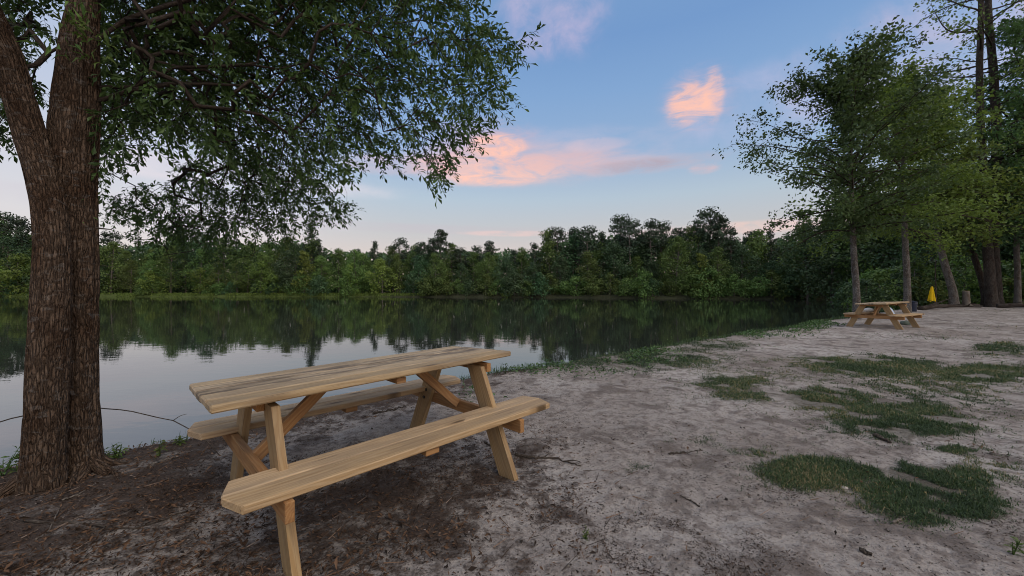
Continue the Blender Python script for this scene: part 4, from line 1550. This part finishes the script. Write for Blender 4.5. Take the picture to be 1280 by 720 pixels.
stick([(644, 566), (668, 571), (695, 572), (726, 580)], .011, 'long dark stick on the sand right of the near table leg', side=[(.8, .10, -.05, .02), (.5, .06, .05, .01)])
stick([(606, 552), (616, 558), (628, 566)], .008, 'short dark stick behind the right leg of the near table')
stick([(466, 516), (485, 515), (508, 508)], .012, 'dark stick lying under the far bench of the near table')
stick([(1093, 547), (1105, 552), (1089 + 25, 556)], .016, 'chunky dark stick on the sand between the grass patches')
stick([(1075, 686), (1082, 689), (1090, 691)], .010, 'small dark wood chip on the bare sand at the lower right')
stick([(836, 568), (856, 566), (878, 562)], .008, 'thin stick beside the small dark tuft on the middle sand')
stick([(30, 657), (110, 661), (165, 663), (235, 640)], .007, 'long curved twig lying in front of the near trunk')
stick([(78, 634), (100, 625), (122, 610)], .006, 'pale straight twig leaning at the foot of the near trunk', 'fallen_stick', 'pale_stick')
stick([(45, 680), (60, 668), (75, 640)], .005, 'pale twig pointing at the left stem foot', 'fallen_stick', 'pale_stick')
stick([(440, 690), (475, 676), (505, 660)], .006, 'thin twig on the dark soil below the near bench')
stick([(1115, 652), (1128, 647), (1138, 643)], .006, 'short pale stick at the front edge of the right grass patch', 'fallen_stick', 'pale_stick')
stick([(185, 590), (205, 580), (222, 575)], .010, 'pale weathered stick in the brown leaves right of the near trunk', 'fallen_stick', 'pale_stick')
stick([(875, 628), (862, 622), (850, 617)], .005, 'thin dark twig on the open sand right of the seedling')
# the bare bough arching over the water behind the trunk
stick([tuple(W(-130, 620, 3.3)), tuple(W(-60, 548, 3.3)), tuple(W(0, 527, 3.25)), tuple(W(60, 514, 3.2)), tuple(W(122, 510, 3.15)), tuple(W(180, 518, 3.05)), tuple(W(238, 536, 3.0)), tuple(W(285, 580, 2.93))], .0065, 'bare thin bough arching over the water behind the near trunk', 'bare_bough', side=[(.55, .08, 0, .02), (.8, .09, .02, .045), (.5, .06, -.02, .05)])


def blob_mesh(mb, c, r, seed, seg=18, rings=10, squash=0., pinch=0., rnd=.5):
    c = np.asarray(c, float); r = np.asarray(r, float)
    th = np.linspace(0, 2 * PI, seg, endpoint=False)
    ph = np.linspace(.02, PI - .02, rings)
    Pm, Tm = np.meshgrid(ph, th, indexing='ij')
    d = np.stack([np.sin(Pm) * np.cos(Tm), np.sin(Pm) * np.sin(Tm), np.cos(Pm)], -1).reshape(-1, 3)
    k = 1 + .22 * fbm(d * 1.7 + seed, 3) + .06 * fbm(d * 5 + seed, 2)
    v = c + d * r * k[:, None]
    if pinch:
        f = np.clip((d[:, 2] - .3) / .7, 0, 1)[:, None]
        v[:, :2] = v[:, :2] * (1 - pinch * f) + c[:2] * pinch * f
    i = np.arange(rings - 1)[:, None] * seg
    j = np.arange(seg)[None, :]
    kk = (j + 1) % seg
    q = np.stack([i + j, i + seg + j, i + seg + kk, i + kk], -1).reshape(-1, 4)
    mb.add(v, q, None, None, rnd)


def lump(name, p, r, mat, label, cat, seed, pinch=0., group=None):
    mb = MB()
    blob_mesh(mb, (0, 0, r[2] * .8), r, seed, pinch=pinch)
    o = mb.build(name, M[mat], None, True)
    o.location = p
    return tag(o, label, cat, group)


p = G(1056, 610); lump('stone', (p[0], p[1], hz(p[0], p[1]) - .004), (.020, .014, .010), 'stone', 'small pale stone at the edge of the left grass patch', 'stone', 3.)
p = G(640, 594); lump('wood_chip', (p[0] + .03, p[1], hz(p[0], p[1]) - .003), (.025, .008, .006), 'stone', 'pale chip on the sand at the foot of the right table leg', 'wood chip', 5.)

# things round the far table
cr, sr = math.cos(math.radians(30)), math.sin(math.radians(30))


def tpos(a, b, z): return (11.35 + cr * a - sr * b, 11.96 + sr * a + cr * b, .05 + z)


lump('plastic_bag', tpos(.62, .52, BZ - .01), (.16, .10, .08), 'white_bag', 'crumpled white plastic bag lying on the far bench of the far table', 'bag', 6., .35)
lump('grocery_bag', tpos(.05, .55, BZ - .01), (.09, .08, .09), 'white_bag', 'small upright white bag seen between the legs of the far table', 'bag', 8., .5)
p = at(1113, 15.0)
lump('beach_bag', (p[0], p[1], hz(*p)), (.14, .12, .24), 'blue_bag', 'pale blue bag standing on the ground beyond the far table', 'bag', 9., .3)
p = G(1133, 407.5)
lump('crumpled_jacket', (p[0], p[1], hz(p[0], p[1]) - .02), (.17, .13, .09), 'olive', 'grey green bundle on the ground under the right bench of the far table', 'bundle', 10.)


def rubbish_bin():
    x, y = at(1141, 20.3)
    root = empty('rubbish_bin', (x, y, hz(x, y)))
    root.scale = (.72, .72, .72)
    mb = MB()
    zs = np.array([0, .02, .4, .66, .66, .62])
    rs_ = np.array([.20, .21, .235, .25, .23, .22])
    tube(mb, [(0, 0, z) for z in np.linspace(0, .66, 9)], np.linspace(.20, .25, 9), 20)
    mb.build('bin_body', M['navy'], root, True)
    mb = MB()
    tube(mb, [(0, 0, .66), (0, 0, .69), (0, 0, .72), (0, 0, .735)], [.265, .265, .23, .1], 20)
    lid = mb.build('lid', M['navy'], root, True)
    mb = MB()
    tube(mb, spline([(-.09, 0, .73), (-.05, 0, .775), (.05, 0, .775), (.09, 0, .73)], 10), .012, 6)
    mb.build('handle', M['navy'], lid, True)
    tag(root, 'dark navy lidded bin beside the straight pale trunk behind the far table', 'bin')


rubbish_bin()


def stump():
    x, y = at(1208, 25)
    root = empty('tree_stump', (x, y, hz(x, y) - .05))
    mb = MB()
    pts = spline([(0, 0, 0, .20), (.0, 0, .3, .175), (-.01, 0, .6, .165), (-.02, 0, 1.06, .16)], 24)
    tube(mb, pts[:, :3], pts[:, 3], 28, True, stem_disp(2., .05, .08, (.05, .12, .3)))
    for k in range(5):
        a = k * 1.3 + .3
        q = spline([(.15 * math.cos(a), .15 * math.sin(a), .16, .07), (.3 * math.cos(a), .3 * math.sin(a), .06, .05), (.5 * math.cos(a + .2), .5 * math.sin(a + .2), .0, .02)], 10)
        tube(mb, q[:, :3], q[:, 3], 10)
    mb.build('stump_body', M['pale_stick'], root, True)
    mb = MB()
    tube(mb, [(-.02, 0, 1.055), (-.02, 0, 1.072)], [.148, .14], 28, True, stem_disp(2., .05, .08))
    mb.build('cut_face', M['wood_seat'], root)
    tag(root, 'short pale tree stump between the leaning trunk and the twin trunks', 'tree stump')


stump()


def log(a, b, r, label, sides=()):
    a = np.array(a, float); b = np.array(b, float)
    c = a.copy()
    m = (a + b) / 2 + np.array([0, 0, .06])
    p = spline([a, m, b], 24)
    mb = MB()
    tube(mb, p - c, np.linspace(r, r * .6, 24), 14, True, stem_disp(rng.random() * 20, .08, .15))
    for (f, d, rr) in sides:
        q = p[int(f * 23)] - c
        tube(mb, spline([q, q + np.array(d) * .5 + np.array([0, 0, .05]), q + np.array(d)], 9), np.linspace(rr, rr * .3, 9), 7)
    o = mb.build('fallen_log', M['dark_bark'], None, True)
    o.location = c
    tag(o, label, 'log', 'dead logs on the right bank')


def gp(u, d, dz=0.): 
    x, y = at(u, d)
    return (x, y, hz(x, y) + dz)


log(gp(1150, 21.5, .1), gp(1196, 23.6, .14), .13, 'dark fallen log with upturned twigs at the end of the far bench', [(.1, (.9, -.2, .35), .05), (.3, (1.2, 0, .5), .04), (.6, (-.8, .2, .4), .03)])
log(gp(1172, 24.0, .04), gp(1226, 24.3, .04), .075, 'dark dead roots lying in front of the grey stump', [(.3, (.3, -.6, .15), .05), (.7, (-.3, -.5, .2), .04)])
log(gp(1246, 24, .08), gp(1300, 23, .1), .15, 'reddish dead log lying right of the twin trunks', [(.4, (.5, -.3, .3), .05)])


def towel():
    x, y = at(1165, 24.0)
    zt = HC + (CV - 358.5) / F * 24.0
    zb = HC + (CV - 376.5) / F * 24.0
    root = empty('yellow_towel', (x, y, zb))
    H = zt - zb
    seg, m = 40, 22
    th = np.linspace(0, 2 * PI, seg, endpoint=False)
    V = []
    for i in range(m):
        f = i / (m - 1)               # 0 at the hem
        w = .15 * (1 - f) ** .8 + .045
        dpt = .09 * (1 - f) + .04
        zz = H * f
        for a in th:
            k = 1 + .22 * math.sin(5 * a + 1.2) * (1 - .5 * f) + .1 * math.sin(9 * a + 2)
            V.append((math.cos(a) * w * k, math.sin(a) * dpt * k, zz + (.03 * math.sin(3 * a) if i == 0 else 0)))
    i = np.arange(m - 1)[:, None] * seg
    j = np.arange(seg)[None, :]
    k = (j + 1) % seg
    q = np.stack([i + j, i + k, i + seg + k, i + seg + j], -1).reshape(-1, 4)
    mb = MB()
    mb.add(V, q)
    mb.add([(0, 0, H + .03)] + [V[(m - 1) * seg + a] for a in range(seg)], None, [[0, 1 + a, 1 + (a + 1) % seg] for a in range(seg)])
    mb.build('towel_cloth', M['yellow'], root, True)
    tag(root, 'bright yellow towel hanging from a thin dark sapling left of the leaning trunk', 'towel')
    # the sapling that carries it
    x2, y2 = at(1169.5, 24.15)
    z0 = hz(x2, y2)
    r2 = empty('dead_sapling', (x2, y2, z0 - .05))
    mb = MB()
    p = spline([(0, 0, 0, .035), (.03, 0, 1.0, .03), (-.02, 0, 2.2, .022), (.05, 0, 3.4, .01)], 30)
    tube(mb, p[:, :3], p[:, 3], 9, True, stem_disp(3., .08, .1))
    mb.build('trunk', M['dark_bark'], r2, True)
    mb = MB()
    tp = np.array([x - x2, y - y2, zt + .02 - z0 + .05])
    tube(mb, spline([p[int(29 * .42), :3], tp * .5 + np.array([0, 0, .72]), tp, tp + np.array([-.18, 0, .06])], 14), np.linspace(.014, .006, 14), 6)
    mb.build('branch', M['dark_bark'], r2, True)
    tag(r2, 'thin dark dead sapling that the yellow towel hangs on', 'sapling')


towel()

# ------------------------------------------------------------------ sky and light
SUN_EL, SUN_AZ = 40.0, 142.0      # azimuth clockwise from +Y: behind the camera, to the right
wd = bpy.data.worlds.new('World')
SC.world = wd
wd.use_nodes = True
nt = wd.node_tree
nt.nodes.clear()


class WN(NT):
    def __init__(self, tree):
        self.t = tree; self.N = tree.nodes; self.L = tree.links


w = WN(nt)
outw = w.n('OutputWorld')
tc = w.n('TexCoord').outputs['Generated']
sx = w.n('SeparateXYZ'); w.l(tc, sx.inputs[0])
DEG = 180 / PI
az = w.math('MULTIPLY', w.math('ARCTAN2', sx.outputs[0], sx.outputs[1]), DEG)
el = w.math('MULTIPLY', w.math('ARCSINE', sx.outputs[2]), DEG)
el01 = w.math('DIVIDE', el, 90.)
base = w.ramp(el01, [(0, (.57, .41, .33)), (5 / 90, (.49, .40, .37)), (8 / 90, (.425, .40, .39)), (12.5 / 90, (.355, .42, .475)), (18 / 90, (.24, .345, .50)), (26 / 90, (.175, .298, .50)), (32 / 90, (.135, .252, .47)), (40 / 90, (.15, .27, .47)), (55 / 90, (.50, .52, .60)), (1, (.66, .66, .70))])  # top stops, above the view, brightened to light the ground
# paler, whiter sky towards the left
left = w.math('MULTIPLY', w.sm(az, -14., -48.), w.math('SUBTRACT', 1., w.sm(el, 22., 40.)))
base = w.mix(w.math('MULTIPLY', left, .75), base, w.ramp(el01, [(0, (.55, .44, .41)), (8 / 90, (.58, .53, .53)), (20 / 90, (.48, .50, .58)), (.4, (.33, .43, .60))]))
# cloud noise in sky directions, stretched sideways
cv = w.n('CombineXYZ')
w.l(w.math('MULTIPLY', az, .06), cv.inputs[0]); w.l(w.math('MULTIPLY', el, .20), cv.inputs[1])
n1 = w.noise(cv.outputs[0], 1.6, 6, .6, .3)
n2 = w.noise(cv.outputs[0], 3.2, 9, .66, .9)
cv2 = w.n('CombineXYZ')
w.l(w.math('MULTIPLY', az, .10), cv2.inputs[0]); w.l(w.math('MULTIPLY', el, .12), cv2.inputs[1])
n3 = w.noise(cv2.outputs[0], 2.2, 6, .6, .4)


def cloud(a, e, ra, re, noise, k, soft=.9, rot=0.0):
    da = w.math('SUBTRACT', az, a); de = w.math('SUBTRACT', el, e)
    if rot:
        c, s = math.cos(rot), math.sin(rot)
        da, de = w.math('ADD', w.math('MULTIPLY', da, c), w.math('MULTIPLY', de, s)), w.math('SUBTRACT', w.math('MULTIPLY', de, c), w.math('MULTIPLY', da, s))
    q = w.math('ADD', w.math('POWER', w.math('DIVIDE', da, ra), 2.), w.math('POWER', w.math('DIVIDE', de, re), 2.))
    val = w.math('ADD', w.math('SUBTRACT', 1., q), w.math('MULTIPLY', w.math('SUBTRACT', noise, .5), k))
    body = w.sm(w.math('SUBTRACT', 1., q), -.25, .75)
    wisp = w.sm(w.math('ADD', noise, w.math('MULTIPLY', body, .16)), .385, .385 + .36 * soft)
    return w.math('MULTIPLY', body, wisp)


def azel(u, v):
    a = math.atan((u - CU) / F)
    e = math.atan((CV - v) / F * math.cos(a))
    return math.degrees(a), math.degrees(e)


PINK = (.90, .47, .32); PALE = (.62, .39, .37); LAV = (.42, .41, .53)
# broad lavender veil behind the pink cloud, thin streaks, then the lit clouds
for (u, v, ra, re, no, k, so, colr, f) in [
    (690, 190, 22, 3.6, n1, 2.4, 1.6, (.45, .42, .52), .55),
    (800, 207, 12, 1.3, n2, 2.0, 1.2, (.44, .36, .40), .60),
    (690, 15, 9, 6, n3, 2.6, 1.8, (.52, .42, .56), .75),
    (960, 130, 12, 5, n3, 2.4, 1.8, (.42, .42, .58), .5),
    (1150, 70, 14, 6, n3, 2.4, 1.8, (.55, .44, .54), .7),
    (655, 205, 21, 3.4, n1, 2.4, 1.3, (.62, .41, .39), .6),
    (600, 175, 10, 3.4, n2, 2.4, 1.8, (.58, .36, .38), .7),
    (622, 183, 5.0, 1.9, n2, 3.0, 1.3, PINK, .9),
    (612, 212, 13, 2.6, n2, 3.0, 1.5, PINK, 1.),
    (700, 203, 11, 1.7, n2, 2.6, 1.5, PALE, .75),
    (790, 208, 7, 1.0, n2, 2.4, 1.3, (.36, .28, .31), .7),
    (742, 181, 5.0, 1.0, n2, 2.4, .5, (.62, .45, .47), .35),
    (880, 211, 2.2, .8, n2, 2.0, 1.2, PALE, .55),
    (872, 125, 5.5, 4.5, n2, 2.6, 2.0, (.50, .38, .46), .6),
    (862, 131, 3.4, 3.0, n2, 3.2, 1.5, PINK, 1.),
    (892, 118, 1.5, 3.3, n2, 2.6, 1.4, (.86, .46, .33), .9),
    (480, 205, 8, 1.6, n2, 2.2, 1.4, PALE, .6),
    (500, 285, 26, .8, n1, 2.2, 1.3, (.44, .36, .38), .45),
    (640, 292, 9, .5, n2, 1.8, 1.2, (.72, .44, .38), .55),
    (250, 215, 26, 1.6, n1, 2.4, 1.4, (.70, .58, .58), .6),
    (150, 255, 26, 1.2, n1, 2.4, 1.3, (.50, .44, .46), .6),
    (930, 285, 16, 1.0, n2, 1.6, 1.4, (.80, .48, .38), .55),
]:
    a, e = azel(u, v)
    base = w.mix(w.math('MULTIPLY', cloud(a, e, ra, re, no, k, so, -.5 if (u, v) == (890, 122) else 0.), f), base, colr)
# unseen bright broken cloud overhead, added to light the ground
fill_cloud = w.math('MULTIPLY', w.sm(n3, .42, .66), w.sm(el, 34., 55.))
base = w.mix(w.math('MULTIPLY', fill_cloud, .6), base, (.95, .80, .74))
# added warm sky light, unseen low behind the camera, for ground and table
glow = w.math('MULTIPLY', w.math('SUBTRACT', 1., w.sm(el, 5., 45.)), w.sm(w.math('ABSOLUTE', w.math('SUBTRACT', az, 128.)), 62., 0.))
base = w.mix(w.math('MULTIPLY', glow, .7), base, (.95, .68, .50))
base = w.mix(w.sm(el, -1., -4.), base, (.12, .11, .09))
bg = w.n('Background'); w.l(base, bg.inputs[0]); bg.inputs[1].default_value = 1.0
sky = w.n('TexSky', sky_type='NISHITA')
sky.sun_disc = False
sky.sun_elevation = math.radians(SUN_EL)
sky.sun_rotation = math.radians(SUN_AZ)
bg2 = w.n('Background'); w.l(sky.outputs[0], bg2.inputs[0]); bg2.inputs[1].default_value = 0.02
ad = w.n('AddShader')
w.l(bg.outputs[0], ad.inputs[0]); w.l(bg2.outputs[0], ad.inputs[1])
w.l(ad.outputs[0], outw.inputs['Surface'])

sl = bpy.data.lights.new('sun', 'SUN')
sl.energy = 1.1
sl.angle = math.radians(32)
sl.color = (1, .86, .70)
so = bpy.data.objects.new('sun', sl)
COL.objects.link(so)
a = math.radians(SUN_AZ); e = math.radians(SUN_EL)
to_sun = Vector((math.sin(a) * math.cos(e), math.cos(a) * math.cos(e), math.sin(e)))
so.rotation_euler = to_sun.to_track_quat('Z', 'Y').to_euler()

SC.view_settings.view_transform = 'Standard'
SC.view_settings.look = 'None'
SC.view_settings.exposure = 0.2
SC.view_settings.gamma = 1.0
SC.view_settings.use_curve_mapping = False
SC.render.engine = 'CYCLES'
SC.cycles.max_bounces = 6
SC.cycles.diffuse_bounces = 3
SC.cycles.transmission_bounces = 3
SC.cycles.use_adaptive_sampling = True
SC.cycles.adaptive_threshold = .02
SC.cycles.use_denoising = True
SC.cycles.pixel_filter_type = 'BLACKMAN_HARRIS'
SC.cycles.filter_width = 1.0
